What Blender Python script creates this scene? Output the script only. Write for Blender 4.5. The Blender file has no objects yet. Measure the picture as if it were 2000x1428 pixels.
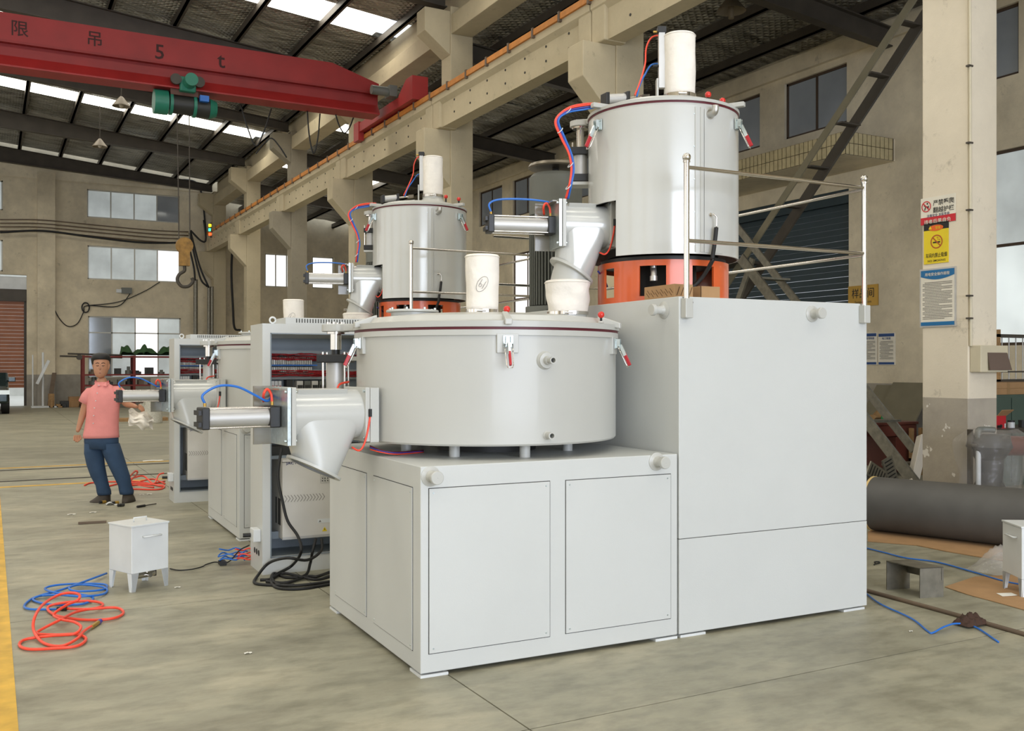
import bpy, math, random
from mathutils import Vector, Matrix
random.seed(7)
SC = bpy.context.scene
COL = SC.collection
V = Vector
PI = math.pi

# ------------------------------------------------------------------ camera, world, lights
EYE = 1.55
TH_B = math.atan(1020 / 1890)          # view angle to the hall's long axis
TH_M = math.atan(966 / 1890)           # view angle to the machines' long axis
cam_d = bpy.data.cameras.new('camera'); cam = bpy.data.objects.new('camera', cam_d); COL.objects.link(cam)
cam_d.sensor_fit = 'HORIZONTAL'; cam_d.sensor_width = 36.0; cam_d.lens = 36.0 * 1890 / 2000
cam_d.shift_y = 2.5 / 2000; cam_d.clip_end = 300
cam.location = (0, 0, EYE); cam.rotation_euler = (PI / 2, 0, -TH_B)
SC.camera = cam
SC.view_settings.view_transform = 'Standard'; SC.view_settings.look = 'None'
SC.view_settings.gamma = 1.0; SC.view_settings.use_curve_mapping = False
SC.view_settings.exposure = 0.0
w = bpy.data.worlds.new('world'); SC.world = w; w.use_nodes = True
nt = w.node_tree; bg = nt.nodes['Background']
bg.inputs['Color'].default_value = (0.86, 0.93, 1.0, 1); bg.inputs['Strength'].default_value = 1.35

def area(name, loc, rot, sx, sy, power, color):
    d = bpy.data.lights.new(name, 'AREA'); d.shape = 'RECTANGLE'; d.size = sx; d.size_y = sy
    d.energy = power; d.color = color
    o = bpy.data.objects.new(name, d); COL.objects.link(o); o.location = loc; o.rotation_euler = rot
    return o
# daylight coming through the big door behind the photographer, the window band on the left, the roof lights
area('door_daylight', (1.5, -14.4, 3.15), (PI / 2, 0, 0), 13.8, 6.1, 2500, (0.78, 0.85, 1.0))
area('left_window_daylight', (-9.9, 14.0, 3.8), (PI / 2, 0, -PI / 2), 40, 4.6, 330, (1.0, 0.86, 0.66))

# ------------------------------------------------------------------ pixel helpers (photo is 2000 x 1428)
class Frame:
    def __init__(s, th): s.s, s.c = math.sin(th), math.cos(th)
    def ray(s, u, v):
        a = (u - 1000) / 1890; return V((s.s + a * s.c, s.c - a * s.s, (716.5 - v) / 1890))
    def pz(s, u, v, z=0.0):
        d = s.ray(u, v); return V((0, 0, EYE)) + d * ((z - EYE) / d.z)
    def px(s, u, v, x):
        d = s.ray(u, v); return V((0, 0, EYE)) + d * (x / d.x)
    def py(s, u, v, y):
        d = s.ray(u, v); return V((0, 0, EYE)) + d * (y / d.y)
    def pf(s, u, v, f):
        return V((0, 0, EYE)) + s.ray(u, v) * f
B = Frame(TH_B); M = Frame(TH_M)
MB_ = Matrix.Identity(4); MM = Matrix.Rotation(TH_M - TH_B, 4, 'Z')
CUR = [MB_]

# ------------------------------------------------------------------ materials
def lin(c):
    return tuple(((x / 255) / 12.92 if x / 255 <= 0.04045 else ((x / 255 + 0.055) / 1.055) ** 2.4) for x in c)
def mat(name, rgb, rough=0.5, metal=0.0, var=0.08, vs=3.0, bump=0.0, bs=30.0, coat=0.0, emit=0.0, alpha=1.0, stretch=None, trans=0.0):
    m = bpy.data.materials.new(name); m.use_nodes = True; n = m.node_tree.nodes; l = m.node_tree.links
    p = n['Principled BSDF']; c = lin(rgb)
    p.inputs['Roughness'].default_value = rough; p.inputs['Metallic'].default_value = metal
    if coat: p.inputs['Coat Weight'].default_value = coat; p.inputs['Coat Roughness'].default_value = 0.08
    if trans: p.inputs['Transmission Weight'].default_value = trans
    tc = n.new('ShaderNodeTexCoord'); mp = n.new('ShaderNodeMapping'); l.new(tc.outputs['Object'], mp.inputs['Vector'])
    if stretch: mp.inputs['Scale'].default_value = stretch
    no = n.new('ShaderNodeTexNoise'); no.inputs['Scale'].default_value = vs; no.inputs['Detail'].default_value = 6
    l.new(mp.outputs[0], no.inputs['Vector'])
    cr = n.new('ShaderNodeValToRGB'); e = cr.color_ramp.elements
    e[0].position = 0.3; e[1].position = 0.7
    e[0].color = tuple(max(0, x * (1 - var)) for x in c) + (1,); e[1].color = tuple(min(1, x * (1 + var)) for x in c) + (1,)
    l.new(no.outputs['Fac'], cr.inputs['Fac']); l.new(cr.outputs['Color'], p.inputs['Base Color'])
    if bump:
        nb = n.new('ShaderNodeTexNoise'); nb.inputs['Scale'].default_value = bs; nb.inputs['Detail'].default_value = 4
        l.new(mp.outputs[0], nb.inputs['Vector'])
        bm = n.new('ShaderNodeBump'); bm.inputs['Strength'].default_value = bump; bm.inputs['Distance'].default_value = 0.02
        l.new(nb.outputs['Fac'], bm.inputs['Height']); l.new(bm.outputs[0], p.inputs['Normal'])
    if emit:
        p.inputs['Emission Strength'].default_value = emit; l.new(cr.outputs['Color'], p.inputs['Emission Color'])
    if alpha < 1: p.inputs['Alpha'].default_value = alpha
    return m

def plaster(name, rgb, dado=None, dado_z=1.24, flake=False, stain=0.16, stains_rgb=(96, 88, 74)):
    """painted plaster with blotches; below dado_z a grey painted band, optionally flaked to white"""
    m = bpy.data.materials.new(name); m.use_nodes = True; n = m.node_tree.nodes; l = m.node_tree.links
    p = n['Principled BSDF']; p.inputs['Roughness'].default_value = 0.85
    g = n.new('ShaderNodeNewGeometry')
    def noise(sc, det, r=0.6):
        x = n.new('ShaderNodeTexNoise'); x.inputs['Scale'].default_value = sc; x.inputs['Detail'].default_value = det
        x.inputs['Roughness'].default_value = r; l.new(g.outputs['Position'], x.inputs['Vector']); return x
    def ramp(src, a, b, ca, cb):
        x = n.new('ShaderNodeValToRGB'); x.color_ramp.elements[0].position = a; x.color_ramp.elements[1].position = b
        x.color_ramp.elements[0].color = ca; x.color_ramp.elements[1].color = cb; l.new(src, x.inputs['Fac']); return x
    def mix(fac, a, b):
        x = n.new('ShaderNodeMix'); x.data_type = 'RGBA'
        if hasattr(fac, 'links'): l.new(fac, x.inputs['Factor'])
        else: x.inputs['Factor'].default_value = fac
        for s_, val in ((6, a), (7, b)):
            if hasattr(val, 'links'): l.new(val, x.inputs[s_])
            else: x.inputs[s_].default_value = tuple(val) + (1,)
        return x.outputs[2]
    c = lin(rgb)
    n1 = noise(0.7, 8, 0.7); base = mix(ramp(n1.outputs['Fac'], .35, .7, (0, 0, 0, 1), (1, 1, 1, 1)).outputs[0],
                                      tuple(x * (1 + stain * .5) for x in c), tuple(x * (1 - stain) for x in c))
    n2 = noise(3.3, 10, 0.75)
    base = mix(ramp(n2.outputs['Fac'], .6, .72, (0, 0, 0, 1), (.45, .45, .45, 1)).outputs[0], base, lin(stains_rgb))
    if dado:
        sx = n.new('ShaderNodeSeparateXYZ'); l.new(g.outputs['Position'], sx.inputs[0])
        lt = n.new('ShaderNodeMath'); lt.operation = 'LESS_THAN'; lt.inputs[1].default_value = dado_z; l.new(sx.outputs[2], lt.inputs[0])
        n3 = noise(2.0, 6); dd = mix(ramp(n3.outputs['Fac'], .4, .7, (0, 0, 0, 1), (1, 1, 1, 1)).outputs[0], lin(dado), tuple(x * .75 for x in lin(dado)))
        if flake:
            n4 = noise(5.5, 3, 0.5); dd = mix(ramp(n4.outputs['Fac'], .625, .635, (0, 0, 0, 1), (1, 1, 1, 1)).outputs[0], dd, lin((215, 210, 200)))
        base = mix(lt.outputs[0], base, dd)
    l.new(base, p.inputs['Base Color'])
    bm = n.new('ShaderNodeBump'); bm.inputs['Strength'].default_value = 0.35; bm.inputs['Distance'].default_value = 0.02
    l.new(n2.outputs['Fac'], bm.inputs['Height']); l.new(bm.outputs[0], p.inputs['Normal'])
    return m

def floor_mat():
    m = bpy.data.materials.new('painted_concrete_floor'); m.use_nodes = True; n = m.node_tree.nodes; l = m.node_tree.links
    p = n['Principled BSDF']; g = n.new('ShaderNodeNewGeometry'); mp = n.new('ShaderNodeMapping')
    mp.inputs['Rotation'].default_value = (0, 0, 0.3); mp.inputs['Scale'].default_value = (1, 1.9, 1); l.new(g.outputs['Position'], mp.inputs['Vector'])
    def noise(sc, det, r):
        x = n.new('ShaderNodeTexNoise'); x.inputs['Scale'].default_value = sc; x.inputs['Detail'].default_value = det
        x.inputs['Roughness'].default_value = r; l.new(mp.outputs[0], x.inputs['Vector']); return x
    a = noise(0.9, 8, 0.65); b = noise(5.0, 6, 0.6); d = noise(24, 4, 0.6)
    r = n.new('ShaderNodeValToRGB'); e = r.color_ramp.elements
    e[0].position = .3; e[0].color = lin((132, 128, 110)) + (1,); e[1].position = .72; e[1].color = lin((178, 171, 148)) + (1,)
    x = e.new(.5); x.color = lin((153, 150, 131)) + (1,)
    l.new(a.outputs['Fac'], r.inputs['Fac'])
    r2 = n.new('ShaderNodeValToRGB'); e = r2.color_ramp.elements
    e[0].position = .34; e[0].color = (.72, .72, .70, 1); e[1].position = .56; e[1].color = (1, 1, 1, 1)
    l.new(b.outputs['Fac'], r2.inputs['Fac'])
    mx = n.new('ShaderNodeMix'); mx.data_type = 'RGBA'; mx.blend_type = 'MULTIPLY'; mx.inputs['Factor'].default_value = .95
    l.new(r.outputs[0], mx.inputs[6]); l.new(r2.outputs[0], mx.inputs[7]); l.new(mx.outputs[2], p.inputs['Base Color'])
    mr = n.new('ShaderNodeMapRange'); mr.inputs['To Min'].default_value = .34; mr.inputs['To Max'].default_value = .62
    l.new(b.outputs['Fac'], mr.inputs['Value']); l.new(mr.outputs[0], p.inputs['Roughness'])
    bm = n.new('ShaderNodeBump'); bm.inputs['Strength'].default_value = .12; bm.inputs['Distance'].default_value = .01
    l.new(d.outputs['Fac'], bm.inputs['Height']); l.new(bm.outputs[0], p.inputs['Normal'])
    return m

def foil_mat():
    m = bpy.data.materials.new('foil_insulation'); m.use_nodes = True; n = m.node_tree.nodes; l = m.node_tree.links
    p = n['Principled BSDF']; p.inputs['Metallic'].default_value = .75; p.inputs['Roughness'].default_value = .36
    g = n.new('ShaderNodeNewGeometry')
    no = n.new('ShaderNodeTexNoise'); no.inputs['Scale'].default_value = 1.1; no.inputs['Detail'].default_value = 6; no.inputs['Distortion'].default_value = 1.6
    sm = n.new('ShaderNodeMapping'); sm.inputs['Scale'].default_value = (.7, 2.6, 1); l.new(g.outputs['Position'], sm.inputs['Vector']); l.new(sm.outputs[0], no.inputs['Vector'])
    r = n.new('ShaderNodeValToRGB'); e = r.color_ramp.elements; e[0].position = .3; e[0].color = lin((108, 104, 96)) + (1,); e[1].position = .7; e[1].color = lin((200, 198, 190)) + (1,)
    l.new(no.outputs['Fac'], r.inputs['Fac']); l.new(r.outputs[0], p.inputs['Base Color'])
    ws = []
    for ang in (.8, -.8):
        mp = n.new('ShaderNodeMapping'); mp.inputs['Rotation'].default_value = (0, 0, ang); l.new(g.outputs['Position'], mp.inputs['Vector'])
        wv = n.new('ShaderNodeTexWave'); wv.inputs['Scale'].default_value = 2.6; wv.inputs['Distortion'].default_value = 1.6; l.new(mp.outputs[0], wv.inputs['Vector']); ws.append(wv)
    ad = n.new('ShaderNodeMath'); ad.operation = 'MAXIMUM'; l.new(ws[0].outputs['Fac'], ad.inputs[0]); l.new(ws[1].outputs['Fac'], ad.inputs[1])
    a3 = n.new('ShaderNodeMath'); a3.operation = 'MULTIPLY'; a3.inputs[1].default_value = 5.0; l.new(no.outputs['Fac'], a3.inputs[0]); a2 = n.new('ShaderNodeMath'); a2.operation = 'ADD'; l.new(ad.outputs[0], a2.inputs[0]); l.new(a3.outputs[0], a2.inputs[1])
    bm = n.new('ShaderNodeBump'); bm.inputs['Strength'].default_value = .8; bm.inputs['Distance'].default_value = .05
    l.new(a2.outputs[0], bm.inputs['Height']); l.new(bm.outputs[0], p.inputs['Normal'])
    return m

W_BEIGE = plaster('beige_plaster', (212, 200, 174), dado=(158, 152, 141), stain=.28)
W_COL = plaster('painted_column', (222, 211, 190), dado=(172, 163, 148), flake=True, stain=.1)
W_RAW = plaster('raw_concrete', (150, 142, 124), dado=(130, 124, 112), stain=.22)
W_BEAM = plaster('beam_concrete', (190, 177, 148), stain=.16)
FLOOR = floor_mat(); FOIL = foil_mat()
JOINT = mat('joint_filler', (70, 66, 56), .9)
YELLOW_P = mat('worn_yellow_paint', (206, 164, 62), .6, var=.22, vs=6)
STEEL_D = mat('dark_steel', (72, 66, 58), .55, .2, var=.15)
STEEL_B = mat('brown_steel', (104, 88, 72), .6, .1, var=.2)
SKYL = mat('skylight_foil_glow', (255, 248, 234), .5, var=.03, vs=2, emit=6.6)
GLASSB = mat('backlit_glass', (196, 204, 204), .25, var=.30, vs=.55, emit=.42)
GLASSW = mat('bright_window_glass', (255, 255, 255), .3, var=.06, vs=.6, emit=1.15)
GLASSD = mat('grey_reflecting_glass', (124, 128, 130), .08, .3, var=.25, vs=.5, emit=.17)
GLASSM = mat('hazy_window_glass', (206, 214, 214), .25, var=.22, vs=.7, emit=.72)
ALU_F = mat('aluminium_frame', (182, 180, 170), .45, .4)
WIN_BR = mat('brown_window_frame', (70, 55, 42), .6)
PAINT = mat('light_grey_machine_paint', (186, 186, 180), .4, var=.02, vs=2, coat=.14)
JACKET = mat('glossy_jacket_paint', (198, 199, 195), .24, .12, var=.02, vs=2, coat=.3)
PAINT2 = mat('light_grey_orange_peel_paint', (200, 202, 199), .4, var=.02, vs=2, bump=.05, bs=160)
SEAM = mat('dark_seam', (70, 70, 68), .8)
CHROME = mat('polished_stainless', (214, 210, 204), .14, 1.0, var=.03)
ZINC = mat('zinc_plated_steel', (198, 208, 208), .3, .85, var=.12, vs=40)
ALU = mat('anodised_aluminium', (196, 195, 192), .5, .65, var=.04)
BLACK = mat('black_anodised', (28, 28, 28), .45, var=.2)
RUBBER = mat('black_rubber', (20, 20, 20), .55, var=.2)
MAROON = mat('maroon_silicone_gasket', (88, 18, 32), .5)
ORANGE = mat('orange_enamel', (214, 92, 38), .3, var=.05, coat=.3)
REDBALL = mat('red_bakelite', (206, 42, 32), .25, coat=.3)
REDGRIP = mat('red_grip', (176, 28, 38), .4)
CLOTH = mat('white_filter_cloth', (238, 232, 222), .95, var=.04, vs=12, bump=.5, bs=14)
INK = mat('marker_ink', (88, 88, 92), .8)
HOSE_R = mat('orange_red_hose', (236, 74, 50), .35, var=.05)
HOSE_B = mat('blue_hose', (38, 108, 196), .35, var=.06)
HOSE_P = mat('violet_blue_hose', (60, 60, 150), .35)
SILV = mat('cast_silver', (190, 188, 182), .35, .8)
DARKM = mat('dark_machinery', (52, 52, 50), .5, .3)
CARD = mat('cardboard', (168, 132, 92), .85, var=.08, vs=8)
CARD_D = mat('cardboard_print', (88, 62, 38), .9)
MOTOR = mat('motor_grey', (104, 106, 100), .5, .2)
CABBL = mat('cabinet_blue_grey', (128, 138, 146), .45)
WIRE_R = mat('red_wiring', (150, 22, 30), .5, var=.35, vs=60)
TERM = mat('terminal_grey', (186, 184, 178), .5, var=.3, vs=80)
TRUNK = mat('grey_trunking', (146, 152, 156), .5)
VFD = mat('drive_cream_paint', (206, 203, 196), .5)
WHITE = mat('white_paint', (214, 217, 217), .4)
CREAM = mat('cream_plastic', (200, 190, 164), .5)
BROWNP = mat('brown_translucent_plastic', (98, 82, 74), .3)
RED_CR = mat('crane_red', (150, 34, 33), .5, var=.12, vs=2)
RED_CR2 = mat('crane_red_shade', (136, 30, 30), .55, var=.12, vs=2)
GREEN_H = mat('hoist_green', (34, 118, 96), .45, var=.1)
BROWN_H = mat('hoist_brown', (92, 60, 48), .6)
ORRAIL = mat('orange_conductor_rail', (190, 122, 50), .6, var=.15, vs=8)
GROUT = mat('white_grout', (196, 188, 174), .9)
RACKRED = mat('rack_red', (112, 34, 28), .6)
GREENT = mat('green_tarpaulin', (52, 84, 48), .8, bump=.5, bs=8)
TEAL = mat('teal_roller_shutter', (34, 52, 60), .5, var=.1)
BROWNSH = mat('brown_roller_shutter', (150, 92, 60), .5, var=.1)
TILEJ = mat('tile_joint', (96, 84, 62), .9)
TILE = mat('cream_tile', (184, 170, 132), .35, var=.15, vs=9)
GREYROLL = mat('grey_rubber_sheet', (84, 82, 78), .6, var=.1, vs=5)
LINER = mat('yellow_liner', (216, 186, 122), .7)
GALV = mat('galvanised_steel', (128, 124, 112), .45, .7, var=.2, vs=14)
WOODR = mat('red_brown_wood', (98, 46, 34), .5)
WOOD = mat('plain_wood', (160, 126, 84), .7, var=.2, vs=9)
GRNCAB = mat('green_steel_cabinet', (70, 88, 78), .5)
PLASTIC = mat('clear_plastic_film', (200, 196, 190), .12, var=.1, alpha=.38, bump=.9, bs=9)
FILM = mat('wrapping_film', (190, 184, 176), .1, var=.1, alpha=.2, bump=1.0, bs=12)
BUBBLE = mat('bubble_wrap', (206, 204, 192), .3, var=.2, vs=40, bump=.6, bs=60)
BOARD = mat('grey_green_board', (118, 112, 92), .8, var=.1)
SIGNW = mat('sign_white', (222, 216, 200), .6)
SIGNY = mat('sign_yellow', (226, 200, 30), .5)
SIGNR = mat('sign_red', (196, 30, 44), .5)
SIGNB = mat('sign_blue', (22, 104, 156), .5)
SIGNDB = mat('sign_dark_blue', (18, 62, 120), .5)
SIGNK = mat('sign_black', (18, 16, 14), .5)
SIGNO = mat('sign_orange', (226, 98, 24), .5)
GOLD = mat('brass_plate', (178, 142, 66), .35, .6)
ACRYL = mat('sign_ring', (176, 84, 30), .5)
NAVY = mat('navy_print', (28, 34, 92), .6)
GREYT = mat('grey_print', (120, 116, 110), .7)
SKIN = mat('skin', (178, 128, 98), .55, var=.05)
HAIR = mat('black_hair', (18, 16, 15), .6)
SHIRT = mat('salmon_pink_shirt', (224, 142, 138), .85, var=.05, vs=8, bump=.4, bs=9)
JEANS = mat('blue_jeans', (44, 66, 92), .9, var=.12, vs=8, bump=.5, bs=8)
SHOE = mat('dark_brown_shoe', (50, 42, 32), .6)
CARPAINT = mat('dark_teal_car_paint', (34, 50, 52), .2, .4, coat=.6)
LAMPG = mat('lamp_shade_enamel', (112, 100, 80), .5)
LED_Y = mat('yellow_lamp', (255, 220, 40), .4, emit=2.0)
LED_G = mat('green_lamp', (60, 230, 190), .4, emit=2.0)
LED_R = mat('red_lamp', (255, 90, 40), .4, emit=2.0)
PAPER = mat('white_paper', (236, 234, 226), .7)
RAG = mat('brown_rag', (66, 46, 36), .95, bump=.6, bs=20)

# ------------------------------------------------------------------ mesh builder
class MB:
    def __init__(s): s.v = []; s.f = []; s.s = []
    def add(s, vs, fs, smooth=False):
        o = len(s.v); s.v += [V(p) for p in vs]
        for f in fs: s.f.append([o + i for i in f]); s.s.append(smooth)
        return s
    def hexa(s, p):   # 8 points: bottom 4 ccw, top 4
        return s.add(p, [(3, 2, 1, 0), (4, 5, 6, 7), (0, 1, 5, 4), (1, 2, 6, 5), (2, 3, 7, 6), (3, 0, 4, 7)])
    def box(s, x0, y0, z0, x1, y1, z1):
        return s.hexa([(x0, y0, z0), (x1, y0, z0), (x1, y1, z0), (x0, y1, z0), (x0, y0, z1), (x1, y0, z1), (x1, y1, z1), (x0, y1, z1)])
    def obox(s, c, ax, ay, az, hx, hy, hz):
        c = V(c); ax = V(ax).normalized() * hx; ay = V(ay).normalized() * hy; az = V(az).normalized() * hz
        return s.hexa([c - ax - ay - az, c + ax - ay - az, c + ax + ay - az, c - ax + ay - az, c - ax - ay + az, c + ax - ay + az, c + ax + ay + az, c - ax + ay + az])
    def frame(s, d):
        d = V(d).normalized(); t = V((0, 0, 1)) if abs(d.z) < .9 else V((1, 0, 0))
        a = d.cross(t).normalized(); return d, a, d.cross(a).normalized()
    def cyl(s, p0, p1, r0, r1=None, n=20, cap=True):
        r1 = r0 if r1 is None else r1; p0 = V(p0); p1 = V(p1); d, a, b = s.frame(p1 - p0)
        vs = []
        for p, r in ((p0, r0), (p1, r1)):
            for i in range(n):
                t = 2 * PI * i / n; vs.append(p + (a * math.cos(t) + b * math.sin(t)) * r)
        s.add(vs, [(i, (i + 1) % n, n + (i + 1) % n, n + i) for i in range(n)], True)
        if cap:
            s.add(vs[:n], [tuple(reversed(range(n)))]); s.add(vs[n:], [tuple(range(n))])
        return s
    def lathe(s, prof, c=(0, 0, 0), d=(0, 0, 1), n=32, a0=0, a1=2 * PI, smooth=True, ref=None):
        d, a, b = s.frame(d); c = V(c)
        if abs(d.z) > .99: a = V((1, 0, 0)); b = V((0, 1, 0)) if d.z > 0 else V((0, -1, 0))
        full = abs(a1 - a0 - 2 * PI) < 1e-6; m = n if full else n + 1; vs = []
        for r, h in prof:
            for i in range(m):
                t = a0 + (a1 - a0) * i / n; vs.append(c + d * h + (a * math.cos(t) + b * math.sin(t)) * r)
        fs = []
        for j in range(len(prof) - 1):
            for i in range(n):
                i2 = (i + 1) % m if full else i + 1
                fs.append((j * m + i, j * m + i2, (j + 1) * m + i2, (j + 1) * m + i))
        # split vertices at sharp profile corners by separate bands
        for j in range(len(prof) - 1):
            band = vs[j * m:(j + 2) * m]
            ff = []
            for i in range(n):
                i2 = (i + 1) % m if full else i + 1
                ff.append((i, i2, m + i2, m + i))
            s.add(band, ff, smooth)
        return s
    def ball(s, c, r, n=12, sz=1.0):
        pr = [(max(1e-4, r * math.sin(PI * i / (n // 2 + 1))), -r * sz * math.cos(PI * i / (n // 2 + 1))) for i in range(n // 2 + 2)]
        c = V(c); vs = [c + V((0, 0, -r * sz))]; k = len(pr)
        for q, h in pr[1:-1]:
            for i in range(n): t = 2 * PI * i / n; vs.append(c + V((q * math.cos(t), q * math.sin(t), h)))
        vs.append(c + V((0, 0, r * sz))); fs = []
        for i in range(n): fs.append((0, 1 + (i + 1) % n, 1 + i))
        for j in range(k - 3):
            for i in range(n): fs.append((1 + j * n + i, 1 + j * n + (i + 1) % n, 1 + (j + 1) * n + (i + 1) % n, 1 + (j + 1) * n + i))
        L = len(vs) - 1; o = 1 + (k - 3) * n
        for i in range(n): fs.append((L, o + i, o + (i + 1) % n))
        return s.add(vs, fs, True)
    def loft(s, rings, cap=True, smooth=True):
        n = len(rings[0]); vs = [p for r in rings for p in r]; fs = []
        for j in range(len(rings) - 1):
            for i in range(n): fs.append((j * n + i, j * n + (i + 1) % n, (j + 1) * n + (i + 1) % n, (j + 1) * n + i))
        if cap: fs.append(tuple(reversed(range(n)))); fs.append(tuple(range((len(rings) - 1) * n, len(rings) * n)))
        return s.add(vs, fs, smooth)
    def tube(s, pts, r, n=8, cap=True):
        pts = [V(p) for p in pts]; rr = r if isinstance(r, (list, tuple)) else [r] * len(pts)
        d0, a, b = s.frame(pts[1] - pts[0]); rings = []
        for i, p in enumerate(pts):
            d = (pts[min(i + 1, len(pts) - 1)] - pts[max(i - 1, 0)])
            if d.length < 1e-9: d = d0
            d = d.normalized(); a = (a - d * a.dot(d))
            if a.length < 1e-6: _, a, _b = s.frame(d)
            a = a.normalized(); b = d.cross(a)
            rings.append([p + (a * math.cos(2 * PI * k / n) + b * math.sin(2 * PI * k / n)) * rr[i] for k in range(n)])
        return s.loft(rings, cap)
    def prism(s, poly, ext):
        ext = V(ext); p = [V(q) for q in poly]; n = len(p)
        return s.add(p + [q + ext for q in p], [tuple(reversed(range(n))), tuple(range(n, 2 * n))] + [(i, (i + 1) % n, n + (i + 1) % n, n + i) for i in range(n)])
    def grid(s, fn, nu, nv, smooth=True):
        vs = [fn(i / nu, j / nv) for j in range(nv + 1) for i in range(nu + 1)]
        return s.add(vs, [(j * (nu + 1) + i, j * (nu + 1) + i + 1, (j + 1) * (nu + 1) + i + 1, (j + 1) * (nu + 1) + i) for j in range(nv) for i in range(nu)], smooth)

def crv(pts, k=6):
    pts = [V(p) for p in pts]; out = []
    P = [pts[0] * 2 - pts[1]] + pts + [pts[-1] * 2 - pts[-2]]
    for i in range(1, len(P) - 2):
        a, b, c, d = P[i - 1:i + 3]
        for j in range(k):
            t = j / k
            out.append(.5 * ((2 * b) + (c - a) * t + (2 * a - 5 * b + 4 * c - d) * t * t + (3 * b - a - 3 * c + d) * t ** 3))
    out.append(pts[-1]); return out

# ------------------------------------------------------------------ objects
BASE = {}; ROOTOF = {}
def finish(me, mb, m, base):
    me.from_pydata([tuple(p - base) for p in mb.v], [], mb.f)
    me.polygons.foreach_set('use_smooth', mb.s); me.materials.append(m); me.update()
def meta(o, label=None, cat=None, group=None, kind=None):
    if label: o['label'] = label
    if cat: o['category'] = cat
    if group: o['group'] = group
    if kind: o['kind'] = kind
def bev(o, wd, seg=2):
    if wd:
        b = o.modifiers.new('bevel', 'BEVEL'); b.width = wd; b.segments = seg; b.limit_method = 'ANGLE'; b.angle_limit = .7
def thing(name, label, cat, base=(0, 0, 0), group=None):
    o = bpy.data.objects.new(name, None); COL.objects.link(o); o.empty_display_size = .1
    o.matrix_world = CUR[0] @ Matrix.Translation(V(base)); BASE[o] = V(base); meta(o, label, cat, group); return o
def part(par, name, mb, m, label=None, bevel=0, kind=None):
    base = BASE[par]; me = bpy.data.meshes.new(name); finish(me, mb, m, base)
    o = bpy.data.objects.new(name, me); COL.objects.link(o); o.parent = par; BASE[o] = base; meta(o, label, kind=kind); bev(o, bevel); return o
def solo(name, label, cat, mb, m, group=None, bevel=0, kind=None):
    xs = [p.x for p in mb.v]; ys = [p.y for p in mb.v]; zs = [p.z for p in mb.v]
    base = V(((min(xs) + max(xs)) / 2, (min(ys) + max(ys)) / 2, min(zs)))
    me = bpy.data.meshes.new(name); finish(me, mb, m, base); o = bpy.data.objects.new(name, me); COL.objects.link(o)
    o.matrix_world = CUR[0] @ Matrix.Translation(base); BASE[o] = base; meta(o, label, cat, group, kind); bev(o, bevel); return o
def struct(name, mb, m, bevel=0):
    return solo(name, None, None, mb, m, kind='structure', bevel=bevel)
def kids(o): return [c for c in bpy.data.objects if c.parent is o]
CHILD = {}
def copy_tree(root, label, off, group=None):
    ch = {}
    for o in bpy.data.objects:
        if o.parent: ch.setdefault(o.parent, []).append(o)
    def cp(o, par):
        c = o.copy(); COL.objects.link(c); c.parent = par
        for k in ch.get(o, []): cp(k, c)
        return c
    r = cp(root, None); r.matrix_world = CUR[0] @ Matrix.Translation(BASE[root] + V(off)); r['label'] = label
    if group: r['group'] = group
    BASE[r] = BASE[root] + V(off); return r

def text_mb(s, origin, xd, ud, h, align='CENTER', thick=.0015, bold=0.0, mb=None, sx=1.0):
    """lettering as thin raised geometry; h = cap height in metres"""
    cu = bpy.data.curves.new('t', 'FONT'); cu.body = s; cu.size = 1.0; cu.align_x = align; cu.align_y = 'CENTER'
    cu.resolution_u = 2; cu.offset = bold
    ob = bpy.data.objects.new('t', cu); COL.objects.link(ob)
    dg = bpy.context.evaluated_depsgraph_get(); me = bpy.data.meshes.new_from_object(ob.evaluated_get(dg))
    mb = mb or MB(); xd = V(xd).normalized(); ud = V(ud).normalized(); nn = xd.cross(ud); o = V(origin)
    vs = [o + xd * (v.co.x * h * sx) + ud * (v.co.y * h) + nn * thick for v in me.vertices]
    mb.add(vs, [tuple(p.vertices) for p in me.polygons])
    bpy.data.objects.remove(ob); bpy.data.curves.remove(cu); bpy.data.meshes.remove(me)
    return mb

def cutrects(a0, a1, z0, z1, holes):
    A = sorted(set([a0, a1] + [min(max(x, a0), a1) for h in holes for x in h[:2]])); out = []
    for i in range(len(A) - 1):
        m_ = (A[i] + A[i + 1]) / 2; z = z0
        for h in sorted([h for h in holes if h[0] < m_ < h[1]], key=lambda h: h[2]):
            if h[2] > z: out.append((A[i], A[i + 1], z, h[2]))
            z = max(z, h[3])
        if z < z1: out.append((A[i], A[i + 1], z, z1))
    return out

# ================================================================== THE HALL
YW = 42.9; XR = 14.7
# floor: concrete slabs with open joints
fb = MB().box(-10.2, -14.5, -.14, 15.0, 43.2, -.03); floor = struct('floor', fb, JOINT)
xs = [-10.2, -3.97, 2.03, 8.03, 15.0]; ys = [-14.5, -11.4, -8.4, -5.4, -2.4, .6, 3.605, 6.6, 9.45, 12.12]
while ys[-1] < 40: ys.append(ys[-1] + 2.9)
ys.append(43.2)
for i in range(len(xs) - 1):
    for j in range(len(ys) - 1):
        part(floor, 'slab', MB().box(xs[i] + .004, ys[j] + .004, -.05, xs[i + 1] - .004, ys[j + 1] - .004, 0), FLOOR)
struct('trim_1', MB().box(-.06, -6, .0005, .108, 14.0, .0025), YELLOW_P)
struct('trim_2', MB().box(-9, 14.0, .0005, 8, 14.12, .0025), YELLOW_P)
struct('trim_3', MB().box(-9, 16.62, .0005, 8, 16.74, .0025), YELLOW_P)
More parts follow.
